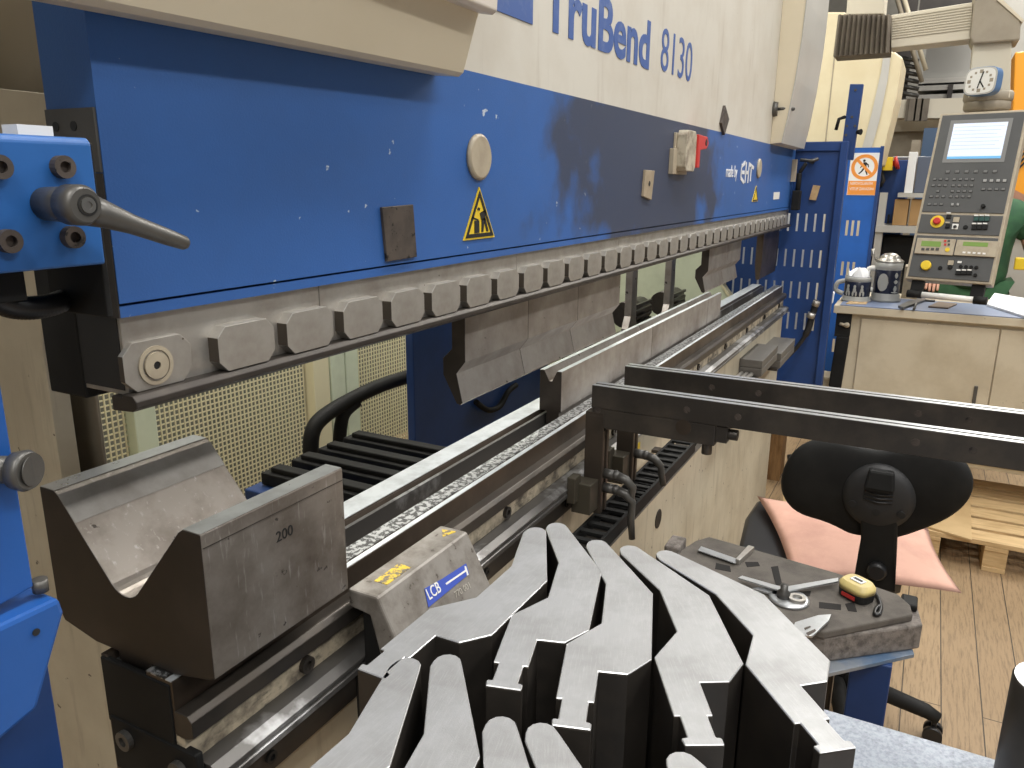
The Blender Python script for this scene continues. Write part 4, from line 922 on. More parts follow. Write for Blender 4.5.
# ------------------------------------------------------------------ things on the desk
ZM = ZD + .0045
sp = on_z(884.5, 301, ZM); 
def stein(x, y, r, h, lab, lid):
    t = thing('beer_stein', (x, y, ZM), lab, 'beer mug')
    b = MB(); b.lathe((x, y, ZM), [(.0, 0), (r * 1.16, 0), (r * 1.16, h * .06), (r * 1.06, h * .10), (r * 1.1, h * .15), (r, h * .2), (r, h * .84), (r * 1.04, h * .86), (r * 1.04, h), (r * .98, h), (r * .9, h * .9), (0, h * .88)], 36); b.build('stein_body', STONE, t)
    b = MB(); b.lathe((x, y, ZM), [(r * 1.0, h * .21), (r * 1.012, h * .22), (r * 1.012, h * .80), (r * 1.0, h * .81)], 36); b.build('glazed_band', COBALT, t)
    d = Vector((-x, -y, 0)).normalized(); s = Vector((-d.y, d.x, 0))
    def relief(ang, z, w, hh, m=STONE, name='relief', e=2.):
        mb = MB(); dd = (d * math.cos(ang) + s * math.sin(ang)); ss = Vector((-dd.y, dd.x, 0)); c = Vector((x, y, ZM + z)) + dd * (r * 1.015)
        N_ = 10
        def col_(k):
            u = -1 + 2 * k / N_; hv = max(0., 1 - abs(u) ** e) ** (1 / e) + .02; q = c + ss * w * u - dd * (w * u) ** 2 / (2 * r)
            return q + Vector((0, 0, hh * hv)), q - Vector((0, 0, hh * hv))
        vs = []; fs = []
        for k in range(N_ + 1):
            t_, b_ = col_(k); vs += [t_ - dd * .004, t_ + dd * .003, b_ + dd * .003, b_ - dd * .004]
        for k in range(N_):
            for j in range(4): fs.append((4 * k + j, 4 * k + (j + 1) % 4, 4 * k + 4 + (j + 1) % 4, 4 * k + 4 + j))
        fs += [(0, 1, 2, 3), (4 * N_ + 3, 4 * N_ + 2, 4 * N_ + 1, 4 * N_)]
        mb.add(vs, fs); mb.build(name, m, t)
    if lid:
        relief(-.32, h * .5, r * .42, h * .22)
        for z, w, hh in ((.68, .14, .07), (.52, .16, .05), (.34, .14, .08), (.25, .3, .02)): relief(.66, h * z, r * w, h * hh, e=1.4)
        b = MB(); b.lathe((x, y, ZM + h), [(r * 1.06, 0), (r * 1.08, h * .03), (r * .95, h * .06), (r * .75, h * .11), (r * .74, h * .14), (r * .45, h * .21), (.0, h * .23)], 32); b.build('pewter_lid', PEWTER, t)
        side = -s
        b = MB(); a0_ = Vector((x, y, ZM)) + side * r * .95
        b.tube(smooth_path([a0_ + Vector((0, 0, h * .82)), a0_ + side * r * .5 + Vector((0, 0, h * .80)), a0_ + side * r * .75 + Vector((0, 0, h * .55)), a0_ + side * r * .5 + Vector((0, 0, h * .30)), a0_ + Vector((0, 0, h * .25))], 6), .013, 12); b.build('handle', WHITE, t)
        b = MB(); q = a0_ + Vector((0, 0, h * 1.02)); b.tube([q, q + side * r * .35 + Vector((0, 0, h * .12)), q + side * r * .4 + Vector((0, 0, h * .3))], [.008, .007, .010], 10); b.build('thumb_lift', PEWTER, t)
    else:
        for k, a in enumerate((-.75, -.2, .35)):
            relief(a, h * .62, r * .10, h * .07); relief(a, h * .48, r * .12, h * .10); relief(a - .1, h * .33, r * .07, h * .10); relief(a + .14, h * .33, r * .07, h * .10)
        side = -s
        a0_ = Vector((x, y, ZM)) + side * r * .95
        b = MB(); b.tube(smooth_path([a0_ + Vector((0, 0, h * .8)), a0_ + side * r * .6 + Vector((0, 0, h * .7)), a0_ + side * r * .7 + Vector((0, 0, h * .4)), a0_ + side * r * .1 + Vector((0, 0, h * .25))], 6), .012, 10); b.build('handle', STONE, t)
        b = MB(); rr = [(u * r * .9, v * r * .9) for u, v in superel(1., 14, 2.)]
        top = [(x + u * .9 + .01 * math.sin(3 * k), y + v * .9, ZM + h * (1.18 + .22 * math.sin(k * 2.1))) for k, (u, v) in enumerate(rr)]
        b.loft([(x + u, y + v, ZM + h * .92) for u, v in rr], top); o = b.build('crumpled_paper', PAPER, None, .004)
        tag(o, 'crumpled white papers stuffed into the small dark stein', 'paper')
stein(sp[0] + .02, sp[1] - .0, .063, .20, 'tall dark blue and grey beer stein with a pewter lid on the desk', True)
sp2 = on_z(858, 300.5, ZM)
stein(sp2[0], sp2[1] + .01, .062, .125, 'small dark lidless stein with pale figures, at the left end of the desk', False)
b = MB(); q = [on_z(*p, ZM) for p in ((986, 306), (1030, 320), (1040, 303), (994, 295))]
b.extrude(q, (0, 0, .012)); tag(b.build('paper_stack', PAPER, None, .002), 'white papers lying at the right end of the desk', 'paper')
b = MB(); q = [on_z(*p, ZM) for p in ((928, 307.5), (948, 309), (957, 305), (938, 303))]; b.extrude(q, (0, 0, .008)); tag(b.build('leather_case', mat('brown_case', (.20, .15, .11), .6), None, .002), 'small brown case on the mat under the console', 'case')
b = MB(); q = [on_z(*p, ZM) for p in ((898, 308), (908, 303), (925, 299), (925, 302), (912, 306.5), (903, 310))]; b.extrude(q, (0, 0, .012)); tag(b.build('knife', LEVER, None, .001), 'grey bladed tool lying beside the tall stein', 'knife')
b = MB(); a_, c_ = on_z(914, 309, ZM + .006), on_z(918, 298, ZM + .006); b.tube([a_, c_], .006, 8); b.tube([on_z(921, 300, ZM + .006), on_z(935, 301, ZM + .006)], .006, 8); tag(b.build('pliers', LEVER), 'small dark pliers on the desk in front of the console', 'pliers')
b = MB(); b.box(4.65, 4.78, .02, .10, ZD + .0003, ZD + .17); tag(b.build('small_carton', BEIGE, None, .002), 'small beige carton standing behind the tall stein', 'box')
b = MB(); q = [on_z(*p, ZM) for p in ((846, 304), (866, 304.5), (868, 302), (850, 301))]; b.extrude(q, (0, 0, .003)); tag(b.build('wood_chip', WOOD), 'thin pale coaster in front of the small stein', 'coaster')
b = MB(); q = [on_x(*p, 4.19) for p in ((834, 293), (832, 304), (825, 296), (828, 291))]; b.extrude(q, (.05, .0, .0)); tag(b.build('draped_rag', PAPER, None, .004), 'white rag hanging over the left edge of the desk', 'rag')
# ================================================================== CHAIR
ch_ = thing('work_chair', (2.32, .1, 0), 'black swivel work chair seen from behind, its wide lobed backrest towards the camera', 'chair')
XB = 2.02
o_px = [(774, 510), (779, 486), (786, 462), (800, 445), (820, 436), (845, 433), (862, 441), (880, 449), (903, 446), (925, 444), (950, 448), (966, 457), (975, 478), (970, 495), (960, 507), (945, 519), (925, 530), (908, 538), (895, 541.5), (880, 541), (862, 539.5), (850, 538), (843, 535), (828, 524), (805, 515), (790, 515)]
o_px = [(779, 484), (784, 462), (796, 446), (815, 438), (838, 438), (858, 446), (880, 451), (902, 449), (925, 447), (950, 451), (967, 460), (976, 478), (973, 494), (964, 507), (945, 521), (920, 531), (902, 538), (890, 539.5), (862, 537), (848, 535), (836, 527), (818, 519), (800, 514), (786, 502)]
cyb = on_x(880, 492, XB)
outer = [Vector(on_x(*q, XB)) for q in o_px]
def shell(sc, dx): return [Vector((XB + dx + .45 * (q[1] - cyb[1]) ** 2 * -1, cyb[1] + (q[1] - cyb[1]) * sc, cyb[2] + (q[2] - cyb[2]) * sc)) for q in outer]
b = MB(); L_ = [shell(.80, -.012), shell(.95, -.006), shell(1.0, .006), shell(.985, .04), shell(.85, .062)]
for i in range(4): b.loft(L_[i], L_[i + 1], True, False)
b.add(L_[0], [tuple(range(len(outer)))]); b.add(L_[-1], [tuple(range(len(outer)))])
o = b.build('backrest', BLACK, ch_); sb_ = o.modifiers.new('sub', 'SUBSURF'); sb_.levels = 2; sb_.render_levels = 2
for p_ in o.data.polygons: p_.use_smooth = True
hb = on_x(879, 494, XB)
b = MB(); b.tube([(XB + .0, hb[1], hb[2]), (XB - .028, hb[1], hb[2]), (XB - .040, hb[1], hb[2]), (XB - .045, hb[1], hb[2])], [.086, .082, .066, .03], 36)
b.build('backrest_hub', mat('soft_black', (.02, .02, .021), .6), ch_)
for dy, dz in ((.055, -.022), (-.055, -.028), (0, -.032)):
    b = MB(); b.cyl((XB - .036, hb[1] + dy, hb[2] + dz), (XB - .0455, hb[1] + dy, hb[2] + dz), .009); b.build('hub_hole', INK, ch_)
b = MB()
for k in range(3): b.tube([(XB - .0445, hb[1] - .032, hb[2] + .018 - .010 * k), (XB - .047, hb[1], hb[2] + .014 - .010 * k), (XB - .0445, hb[1] + .032, hb[2] + .018 - .010 * k)], .003, 8)
b.build('hub_rib', RUBBER, ch_)
b = MB(); b.hexa([(XB - .062, hb[1] - .034, hb[2] + .028), (XB - .02, hb[1] - .034, hb[2] + .028), (XB - .02, hb[1] + .034, hb[2] + .028), (XB - .062, hb[1] + .034, hb[2] + .028)], [(XB - .050, hb[1] - .028, hb[2] + .076), (XB - .02, hb[1] - .028, hb[2] + .076), (XB - .02, hb[1] + .028, hb[2] + .076), (XB - .050, hb[1] + .028, hb[2] + .076)]); b.build('height_latch', BLACK, ch_, .006)
b = MB(); st = [on_x(*q, XB - .02) for q in ((879, 505), (879, 540), (874, 585))]
def slab(c, wy, x0, x1): return [(c[0] + x0, c[1] - wy, c[2]), (c[0] + x1, c[1] - wy, c[2]), (c[0] + x1, c[1] + wy, c[2]), (c[0] + x0, c[1] + wy, c[2])]
low = Vector((2.10, st[2][1], .56)); 
b.loft(slab(st[0], .042, -.02, .02), slab(st[1], .041, -.016, .02)); b.loft(slab(st[1], .041, -.016, .02), slab(st[2], .048, -.012, .03)); b.loft(slab(st[2], .048, -.012, .03), slab(low, .048, -.01, .04)); b.hexa(slab(low + Vector((0, 0, -.03)), .048, -.01, .30), slab(low, .048, -.01, .30))
b.build('back_stem', BLACK, ch_, .006)
kk = on_x(877, 570, XB - .035); b = MB(); b.tube([(kk[0] + .02, kk[1], kk[2]), (kk[0] - .012, kk[1], kk[2]), (kk[0] - .02, kk[1], kk[2])], [.022, .024, .018], 9); b.build('stem_knob', RUBBER, ch_)
# seat pad
ZS = .60
sc_ = [on_z(*q, ZS - .03) for q in ((752, 492), (760, 530), (778, 553), (862, 585), (950, 600), (920, 540))]
seat = [(2.17, .0), (2.17, .33), (2.21, .395), (2.46, .425), (2.62, .42), (2.66, .36), (2.66, .05), (2.60, -.02), (2.24, -.05)]
b = MB(); P0 = [(x, y, .545) for x, y in seat]; cs = Vector((2.42, .2)); 
def sc2(f_, z): return [(cs.x + (x - cs.x) * f_, cs.y + (y - cs.y) * f_, z) for x, y in seat]
R4 = [sc2(.92, .53), sc2(1.0, .545), sc2(1.0, .575), sc2(.95, .587)]
for i in range(3): b.loft(R4[i], R4[i + 1], True, False)
b.add(R4[0], [tuple(range(9))]); b.add(R4[-1], [tuple(range(9))]); b.build('seat', RUBBER, ch_, .004)
b = MB(); b.cyl((2.42, .1, .30), (2.42, .1, .53), .028); b.cyl((2.42, .1, .11), (2.42, .1, .32), .038); b.box(2.30, 2.54, .0, .2, .505, .53); b.build('gas_column', BLACK, ch_)
for k in range(5):
    a = math.radians(-93 + 72 * k); d = Vector((math.cos(a), math.sin(a), 0)); c0_ = Vector((2.42, .1, .115))
    b = MB(); b.tube([c0_, c0_ + d * .12, c0_ + d * .27 + Vector((0, 0, -.022)), c0_ + d * .305 + Vector((0, 0, -.035))], [.030, .027, .023, .018], 12); lg = b.build('leg', BLACK, ch_)
    w_ = c0_ + d * .295; n_ = Vector((-d.y, d.x, 0)); b = MB()
    for s_ in (-1, 1): b.cyl(Vector((w_.x, w_.y, .027)) + n_ * .008 * s_, Vector((w_.x, w_.y, .027)) + n_ * .026 * s_, .027)
    b.cyl((w_.x, w_.y, .04), (w_.x, w_.y, .08), .008); b.build('castor', RUBBER, lg)
# pink cushion lying on the seat
b = MB(); NU, NV = 22, 16
cA, cB, cC, cD = on_z(757, 496, .615), on_z(792, 577, .605), on_z(962, 593, .60), on_z(928, 528, .615)
def cush(i, j, s):
    u, v = i / NU, j / NV; p = cA.lerp(cD, u).lerp(cB.lerp(cC, u), v)
    e = (4 * u * (1 - u)) ** .45 * (4 * v * (1 - v)) ** .45
    pin = .035 * (4 * u * (1 - u)); pv = .025 * (4 * v * (1 - v))
    ctr = (cA + cB + cC + cD) / 4; p = p + (ctr - p) * (.06 * (4 * u * (1 - u)) * abs(2 * v - 1) + .06 * (4 * v * (1 - v)) * abs(2 * u - 1))
    wr = .004 * math.sin(9 * u + 4 * v) * e
    return p + Vector((0, 0, s * .036 * e + (wr if s > 0 else 0)))
vs = [cush(i, j, 1) for j in range(NV + 1) for i in range(NU + 1)] + [cush(i, j, -.4) for j in range(NV + 1) for i in range(NU + 1)]
fs = []; o2 = (NU + 1) * (NV + 1)
for j in range(NV):
    for i in range(NU):
        a = j * (NU + 1) + i; q = (a, a + 1, a + NU + 2, a + NU + 1); fs += [q, tuple(o2 + z for z in reversed(q))]
b.add(vs, fs, True); tag(b.build('seat_cushion', PINK), 'flat pale pink cushion lying on the black chair seat', 'cushion')
# ================================================================== TOOL STAND with foam
ts = thing('tool_stand', (1.42, .1, 0), 'blue steel stand with a worn blue sheet top under the foam tool mat', 'stand')
zB = .835
q = [on_z(*p, zB) for p in ((916, 655), (911, 639), (700, 560), (690, 700))]
b = MB(); b.prism_z([(1.425, -.068), (1.466, -.058), (1.60, .36), (1.40, .42), (1.26, .30), (1.285, .066)], zB - .008, zB)
b.build('stand_top', mat('worn_blue_sheet', (.12, .20, .33), .4, .4, (.30, .33, .37), 14), ts, .001)
b = MB(); b.box(1.375, 1.445, -.035, .032, .02, zB - .0085); b.build('post', DKBLUE, ts, .003)
b = MB(); b.box(1.46, 1.50, .06, .10, .02, zB - .0085); b.box(1.28, 1.62, -.06, .34, 0, .02); b.build('base_plate', DARK, ts, .003)
fm_ = thing('foam_mat', (1.42, .15, .86), 'dark grey two layer foam tool mat with cut pockets, on the blue stand', 'foam mat')
lowp = [on_z(*p, .855) for p in ((925, 619), (925, 630), (830, 653))]
b = MB(); b.prism_z([(1.445, -.075), (1.505, -.066), (1.525, -.03), (1.575, .10), (1.60, .345), (1.53, .40), (1.40, .40), (1.28, .30), (1.315, .075)], zB + .0005, .885); b.build('lower_layer', FOAMLOW, fm_, .004)
topp = [(1.446, -.057), (1.480, -.052), (1.513, -.030), (1.547, .085), (1.586, .347), (1.552, .368), (1.42, .40), (1.295, .27), (1.308, .077)]
b = MB(); b.prism_z(topp, .8855, .90); b.build('upper_layer', FOAM, fm_, .003)
lp = on_z(677, 548, .90); b = MB(); b.box(lp[0] - .03, lp[0] + .03, lp[1] - .012, lp[1] + .02, .8858, .915); b.build('end_strip', FOAMLOW, fm_, .004)
b = MB(); q_ = on_z(920, 614, .87); b.box(1.482, 1.525, -.064, -.036, .8856, .899); b.build('side_strip', BLACK, fm_, .004)
HOLE = mat('foam_pocket', (.018, .016, .015), .95)
for pts_ in ([(771, 567), (778, 566), (782, 584), (776, 586)], [(819, 602), (841, 604.5), (841, 610), (819, 608)], [(796, 592), (811, 591), (810, 596), (797, 596)], [(845, 604), (854, 602), (857, 612), (848, 611)], [(716, 563), (730, 566), (731, 572), (715, 569)], [(745, 562), (758, 562), (760, 566), (747, 567)]):
    b = MB(); b.extrude([on_z(*p, .9003) for p in pts_], (0, 0, .0004)); b.build('pocket', HOLE, fm_)
# tools lying in the foam
ZF = .9008
t = thing('try_square', on_z(735, 555, ZF), 'steel try square lying at the far left of the foam mat', 'square')
b = MB(); b.extrude([on_z(*p, ZF + .004) for p in ((698, 551), (735, 564), (738, 560), (701, 547))], (0, 0, .002)); b.build('blade', BRIGHT, t)
b = MB(); b.extrude([on_z(*p, ZF + .0) for p in ((735, 564), (739, 565.5), (754, 552), (748, 550))], (0, 0, .012)); b.build('stock', STEEL, t, .001)
t = thing('bevel_protractor', on_z(795, 600, ZF), 'steel angle gauge with round dial and long blade, mid foam mat', 'protractor')
pc = on_z(789, 600, ZF); b = MB(); b.lathe((pc[0], pc[1], ZF), [(0, 0), (.036, 0), (.036, .004), (.032, .006), (0, .006)], 36); b.build('dial', BRIGHT, t)
b = MB(); pc2 = on_z(797, 600, ZF + .006); b.ring((pc2[0], pc2[1], ZF + .006), (0, 0, 1), .009, .0155, .006); b.build('dial_lens', STEEL, t)
b = MB(); b.extrude([on_z(*p, ZF + .010) for p in ((738, 579), (780, 592), (781, 588), (742, 577))], (0, 0, .003)); b.extrude([on_z(*p, ZF + .010) for p in ((785, 593), (838, 582.5), (838, 579), (785, 588))], (0, 0, .003)); b.extrude([on_z(*p, ZF + .002) for p in ((752, 590), (782, 598), (782, 592), (765, 588))], (0, 0, .004)); b.build('blade', BRIGHT, t)
kq = on_z(784, 590, ZF + .02); b = MB(); b.lathe((kq[0], kq[1], ZF + .006), [(.0, 0), (.012, 0), (.012, .010), (.007, .014), (.007, .024), (0, .024)], 20); b.build('clamp_screw', LEVER, t)
t = thing('bevel_gauge', on_z(812, 625, ZF), 'flat steel gauge with a pointed end, partly under the rightmost punch', 'gauge')
b = MB(); b.extrude([on_z(*p, ZF + .008) for p in ((795, 624), (818, 617), (831, 616), (829, 622), (812, 638), (790, 636))], (0, 0, .004)); b.build('plate', BRIGHT, t, .0005)
b = MB(); b.extrude([on_z(*p, ZF + .0125) for p in ((804, 628), (810, 626), (811, 627), (805, 630))], (0, 0, .0004)); b.extrude([on_z(*p, ZF + .0125) for p in ((806, 633), (815, 629), (816, 631), (808, 636))], (0, 0, .0004)); b.build('scale_marks', RUST, t)
# tape measure
tm = thing('tape_measure', on_z(857, 596, ZF), 'yellow and black tape measure with a red stripe, at the right of the foam mat', 'tape measure')
tc_ = on_z(856, 597, ZF); fmx = frame((tc_[0], tc_[1], ZF), (-.55, -.83, 0), (.83, -.55, 0))
T3 = lambda u, v, w: fmx @ Vector((u, v, w))
sh_ = [(u_ * .74, v_q * .74) for u_, v_q in superel(1., 32, 3.2)]
def tl_(su, sv, z): return [T3(u * su, v * sv, z) for u, v in sh_]
b = MB(); b.loft(tl_(.039, .030, 0), tl_(.041, .032, .016)); b.build('case_base', INK, tm, .002)
b = MB(); b.loft(tl_(.041, .032, .0162), tl_(.041, .032, .027), True); b.loft(tl_(.041, .032, .027), tl_(.034, .026, .034), True); b.build('case_top', TAPEYEL, tm)
b = MB(); b.box(-.02, .02, 0, .004, 0, .009); b.v = [tuple(T3(u * .7, -.0247 + v * .4, .005 + w * .8)) for u, v, w in b.v]; b.build('red_stripe', RED, tm)
b = MB(); b.box(-.017, .017, -.011, .011, .0421, .0445); b.v = [tuple(T3(q[0] * .74, q[1] * .74, q[2] * .81)) for q in b.v]; b.build('lock_button', PAPER, tm, .001)
b = MB(); b.box(-.012, .012, -.004, .004, .0446, .0455); b.v = [tuple(T3(q[0] * .74, q[1] * .74, q[2] * .81)) for q in b.v]; b.build('button_mark', INK, tm)
b = MB(); b.tube(smooth_path([Vector(on_z(*q, ZF + .004)) for q in ((872, 590), (878, 597), (881, 607), (879, 614), (875, 614), (876, 609), (881, 605))], 5), .0035, 8); b.build('wrist_strap', RUBBER, tm)
# ================================================================== PALLET, WOOD, FLOOR THINGS
t = thing('wooden_pallet', (4.15, -.38, 0), 'light wooden pallet lying on the floor boards below the desk', 'pallet')
for k in range(6):
    x = 3.735 + .145 * k; b = MB(); b.box(x, x + .115, -.80, -.12, .118, .14); b.build('deck_board', PALLET, t, .002)
for y in (-.80, -.47, -.21): 
    b = MB(); b.box(3.735, 4.575, y, y + .09, .098, .1175); b.build('stringer_board', PALLET, t, .002)
    for x in (3.74, 4.10, 4.46): b = MB(); b.box(x, x + .11, y, y + .09, .022, .0975); b.build('block', PALLET, t, .002)
    b = MB(); b.box(3.735, 4.575, y, y + .09, 0, .0215); b.build('bottom_board', PALLET, t, .002)
b = MB(); b.prism_z([(3.70, -.325), (3.77, -.12), (4.22, -.10), (4.20, -.335)], .1405, .150); tag(b.build('plywood_panel', PLY, None, .001), 'pale plywood sheet lying on the left part of the pallet', 'panel')
b = MB(); b.box(4.42, 4.60, .60, .745, .0, .50); b.box(4.40, 4.42, .592, .755, 0, .50); tag(b.build('wooden_post', mat('brown_timber', (.30, .17, .07), .6, 0, (.17, .085, .03), 8, stretch=(6, 6, 1))), 'brown timber post standing on the floor at the end of the apron', 'post')
b = MB(); b.tube(smooth_path([Vector((3.2, .52, .02)), Vector((3.5, .50, .02)), Vector((3.7, .42, .03)), Vector((3.9, .46, .2)), Vector((4.0, .50, .30))], 8), .014, 10); tag(b.build('floor_cable', RUBBER), 'black cable curving over the floor beside the apron', 'cable')
b = MB(); b.hexa([(3.45, .36, 0), (3.47, .36, 0), (3.47, .385, 0), (3.45, .385, 0)], [(3.95, .49, .14), (3.97, .49, .14), (3.97, .515, .14), (3.95, .515, .14)]); tag(b.build('wood_batten', PALLET), 'thin wooden batten leaning near the timber post behind the chair', 'batten')
# ================================================================== PERSON behind the console
PX, PY = 5.50, -.255
per = thing('person', (PX, PY, 0), 'person in dark green short sleeved shirt and green trousers, half hidden behind the console', 'person')
def skin_mesh(name, verts, edges, radii, m, parent, root=0, sub=2):
    me = bpy.data.meshes.new(name); me.from_pydata([tuple(Vector(v)) for v in verts], edges, []); o = bpy.data.objects.new(name, me); COL.objects.link(o); o.parent = parent
    o.modifiers.new('skin', 'SKIN').use_smooth_shade = True
    if not me.skin_vertices: me.attributes  # layer comes with the modifier
    for i, r in enumerate(radii):
        sv = me.skin_vertices[0].data[i]; sv.radius = (r, r) if not isinstance(r, tuple) else r; sv.use_root = (i == root)
    s = o.modifiers.new('sub', 'SUBSURF'); s.levels = sub; s.render_levels = sub
    me.materials.append(m); return o
S = 1.06
def pv(*a): return (a[0] * S, a[1] * S, a[2] * S)
bodyv = [pv(0, 0, .96), pv(-.01, 0, 1.12), pv(-.01, 0, 1.32), pv(0, 0, 1.47), pv(-.005, 0, 1.55), pv(-.03, 0, 1.64), pv(-.03, 0, 1.73),
         pv(0, .19, 1.44), pv(.02, .25, 1.17), pv(-.18, .20, 1.06), pv(0, -.19, 1.44), pv(-.03, -.27, 1.20), pv(-.24, -.33, 1.06),
         pv(0, .095, .92), pv(0, .105, .52), pv(.02, .11, .10), pv(-.14, .12, .05), pv(0, -.095, .92), pv(0, -.105, .52), pv(.02, -.11, .10), pv(-.14, -.12, .05)]
bodye = [(0, 1), (1, 2), (2, 3), (3, 4), (4, 5), (5, 6), (3, 7), (7, 8), (8, 9), (3, 10), (10, 11), (11, 12), (0, 13), (13, 14), (14, 15), (15, 16), (0, 17), (17, 18), (18, 19), (19, 20)]
bodyr = [(.13, .15), .13, (.14, .16), (.09, .14), .055, (.085, .08), .075, .065, .047, .033, .065, .047, .033, .095, .065, .045, .035, .095, .065, .045, .035]
skin_mesh('body', bodyv, bodye, bodyr, SKIN, per)
skin_mesh('shirt', [bodyv[i] for i in (0, 1, 2, 3, 7)] + [pv(.012, .225, 1.25)] + [bodyv[10], pv(-.022, -.25, 1.26)], [(0, 1), (1, 2), (2, 3), (3, 4), (4, 5), (3, 6), (6, 7)], [.20, .19, .20, (.13, .15), .09, .075, .09, .078], GREEN, per, 0)
skin_mesh('trousers', [bodyv[i] for i in (0, 13, 14)] + [pv(.02, .11, .08)] + [bodyv[17], bodyv[18], pv(.02, -.11, .08)], [(0, 1), (1, 2), (2, 3), (0, 4), (4, 5), (5, 6)], [(.15, .165), .115, .085, .07, .115, .085, .07], mat('green_trousers', (.04, .12, .05), .85, 0, (.028, .09, .038), 10), per)
b = MB(); hc_ = Vector((PX - .03 * S, PY, 1.69 * S)); b.ball(hc_ + Vector((.018, 0, .03)), .098, .086, .105, 20, 14); b.build('hair', mat('brown_hair', (.06, .035, .02), .7), per)
b = MB(); b.ball(hc_ + Vector((-.02, 0, -.015)), .088, .072, .115, 20, 14); b.ball(hc_ + Vector((-.112, 0, -.02)), .016, .013, .022, 10, 8)
for s in (-1, 1): b.ball(hc_ + Vector((.005, s * .078, -.015)), .018, .010, .030, 10, 8)
b.build('face', SKIN, per)
b = MB()
for s in (-1, 1): b.ball(hc_ + Vector((-.100, s * .032, .008)), .010, .014, .008, 10, 8)
b.build('eyes', INK, per)
b = MB(); b.box(hc_.x - .102, hc_.x - .092, hc_.y - .024, hc_.y + .024, hc_.z - .070, hc_.z - .062); b.build('mouth', mat('lips', (.35, .12, .10), .5), per, .002)
for s, w_ in ((1, bodyv[9]), (-1, bodyv[12])):
    w0 = Vector(w_); d = Vector((-.9, 0 if s > 0 else -.25, -.35)).normalized(); sd = Vector((0, 1, 0)); 
    vs = [tuple(w0), tuple(w0 + d * .05), tuple(w0 + d * .09)]; es = [(0, 1), (1, 2)]; rs = [.03, (.03, .036), (.026, .036)]
    for k, (o_, ln) in enumerate(((-.030, .065), (-.010, .078), (.011, .074), (.031, .058))):
        i0 = len(vs); p1 = w0 + d * .10 + sd * o_; p2 = p1 + d * ln * .5; p3 = p2 + (d + Vector((.2, 0, -.5))).normalized() * ln * .5
        vs += [tuple(p1), tuple(p2), tuple(p3)]; es += [(2, i0), (i0, i0 + 1), (i0 + 1, i0 + 2)]; rs += [.0095, .009, .0075]
    i0 = len(vs); p1 = w0 + d * .035 - sd * s * .034; p2 = p1 + d * .03 - sd * s * .018; p3 = p2 + d * .028
    vs += [tuple(p1), tuple(p2), tuple(p3)]; es += [(1, i0), (i0, i0 + 1), (i0 + 1, i0 + 2)]; rs += [.012, .011, .009]
    skin_mesh('hand', vs, es, rs, SKIN, per, 0, 1)
b = MB()
for s in (-1, 1):
    b.lathe((PX + .02, PY + s * .116, 0), [(.05, 0), (.055, .02), (.05, .14), (.045, .16)], 16); b.hexa([(PX - .22, PY + s * .12 - .05, 0), (PX + .06, PY + s * .12 - .05, 0), (PX + .06, PY + s * .12 + .05, 0), (PX - .22, PY + s * .12 + .05, 0)], [(PX - .20, PY + s * .12 - .04, .07), (PX + .05, PY + s * .12 - .045, .10), (PX + .05, PY + s * .12 + .045, .10), (PX - .20, PY + s * .12 + .04, .07)])
b.build('shoes', BLACK, per, .012)
# ================================================================== BACKGROUND: second machine and hall
X2 = 6.0
t = thing('press_brake', (X2 + .3, 1.1, 0), 'second cream press brake standing farther back behind the blue guards', 'machine')
def qx(pts, x, d): 
    mb = MB(); mb.extrude([on_x(*q, x) for q in pts], (d, 0, 0)); return mb
qx([(700, 12), (846, 12), (848, 50), (880, 50), (895, 52), (903, 58), (897, 97), (884, 150), (880, 165), (700, 165)], X2, .6).build('side_cover', mat('warm_cover', (.68, .60, .41), .45, 0, (.62, .53, .34), 3), t, .01)
qx([(884, 51), (881, 72), (872, 112), (861, 152), (870, 154), (880, 118), (888, 78), (891, 52)], X2 - .01, .02).build('curved_trim', GREYCOVER, t)
y_ = [on_x(880, 160, X2)[1], on_x(700, 160, X2)[1]]
b = MB(); b.box(X2 + .01, X2 + .6, y_[0] + .02, y_[1], 0, on_x(880, 160, X2)[2]); b.build('lower_body', CREAM, t)
b = MB(); a_ = on_x(830, 100, X2); b.box(X2 - .004, X2 + .001, a_[1] - .003, a_[1] + .003, a_[2] - .4, a_[2] + .36); b.build('panel_seam', HOOD, t)
X3 = 6.7
t = thing('blue_cabinet', on_x(893, 240, X3), 'dark blue slotted cabinet beyond the guard door, behind the steins', 'cabinet')
c = [on_x(*q, X3) for q in ((873, 160), (910, 163), (905, 222), (868, 222))]
b = MB(); b.box(X3, X3 + .5, c[1][1], c[0][1] + .1, 0, c[0][2]); b.build('cabinet_body', GUARDBLUE, t, .006)
b = MB()
for r_ in range(4):
    for k in range(7): b = MB(); b.box(X3 - .002, X3, c[1][1] + .04 + .05 * k, c[1][1] + .056 + .05 * k, 1.15 + .16 * r_ - .3, 1.25 + .16 * r_ - .3); b.build('slot', INK, t)
b = MB(); b.tube([on_x(878, 176, X3 - .02), on_x(882, 172, X3 - .05), on_x(884, 180, X3 - .05), on_x(881, 186, X3 - .02)], .012, 8); b.build('handle', LEVER, t)
t = thing('emergency_stop_box', on_x(887, 171, X3 - .1), 'yellow emergency stop box with a red button on the blue cabinet', 'switch')
c = [on_x(*q, X3 - .1) for q in ((882.5, 157), (893, 157), (892, 170.5), (882, 170.5))]; b = MB(); b.extrude(c, (.12, 0, 0)); b.build('box_body', YELLOW, t, .004)
b = MB(); b.tube([on_x(892, 163.5, X3 - .06), on_x(895, 163.5, X3 - .06), on_x(895.1, 163.5, X3 - .06), on_x(898.5, 162.5, X3 - .06)], [.02, .02, .045, .05], 14); b.build('button', RED, t)
X4 = 6.35
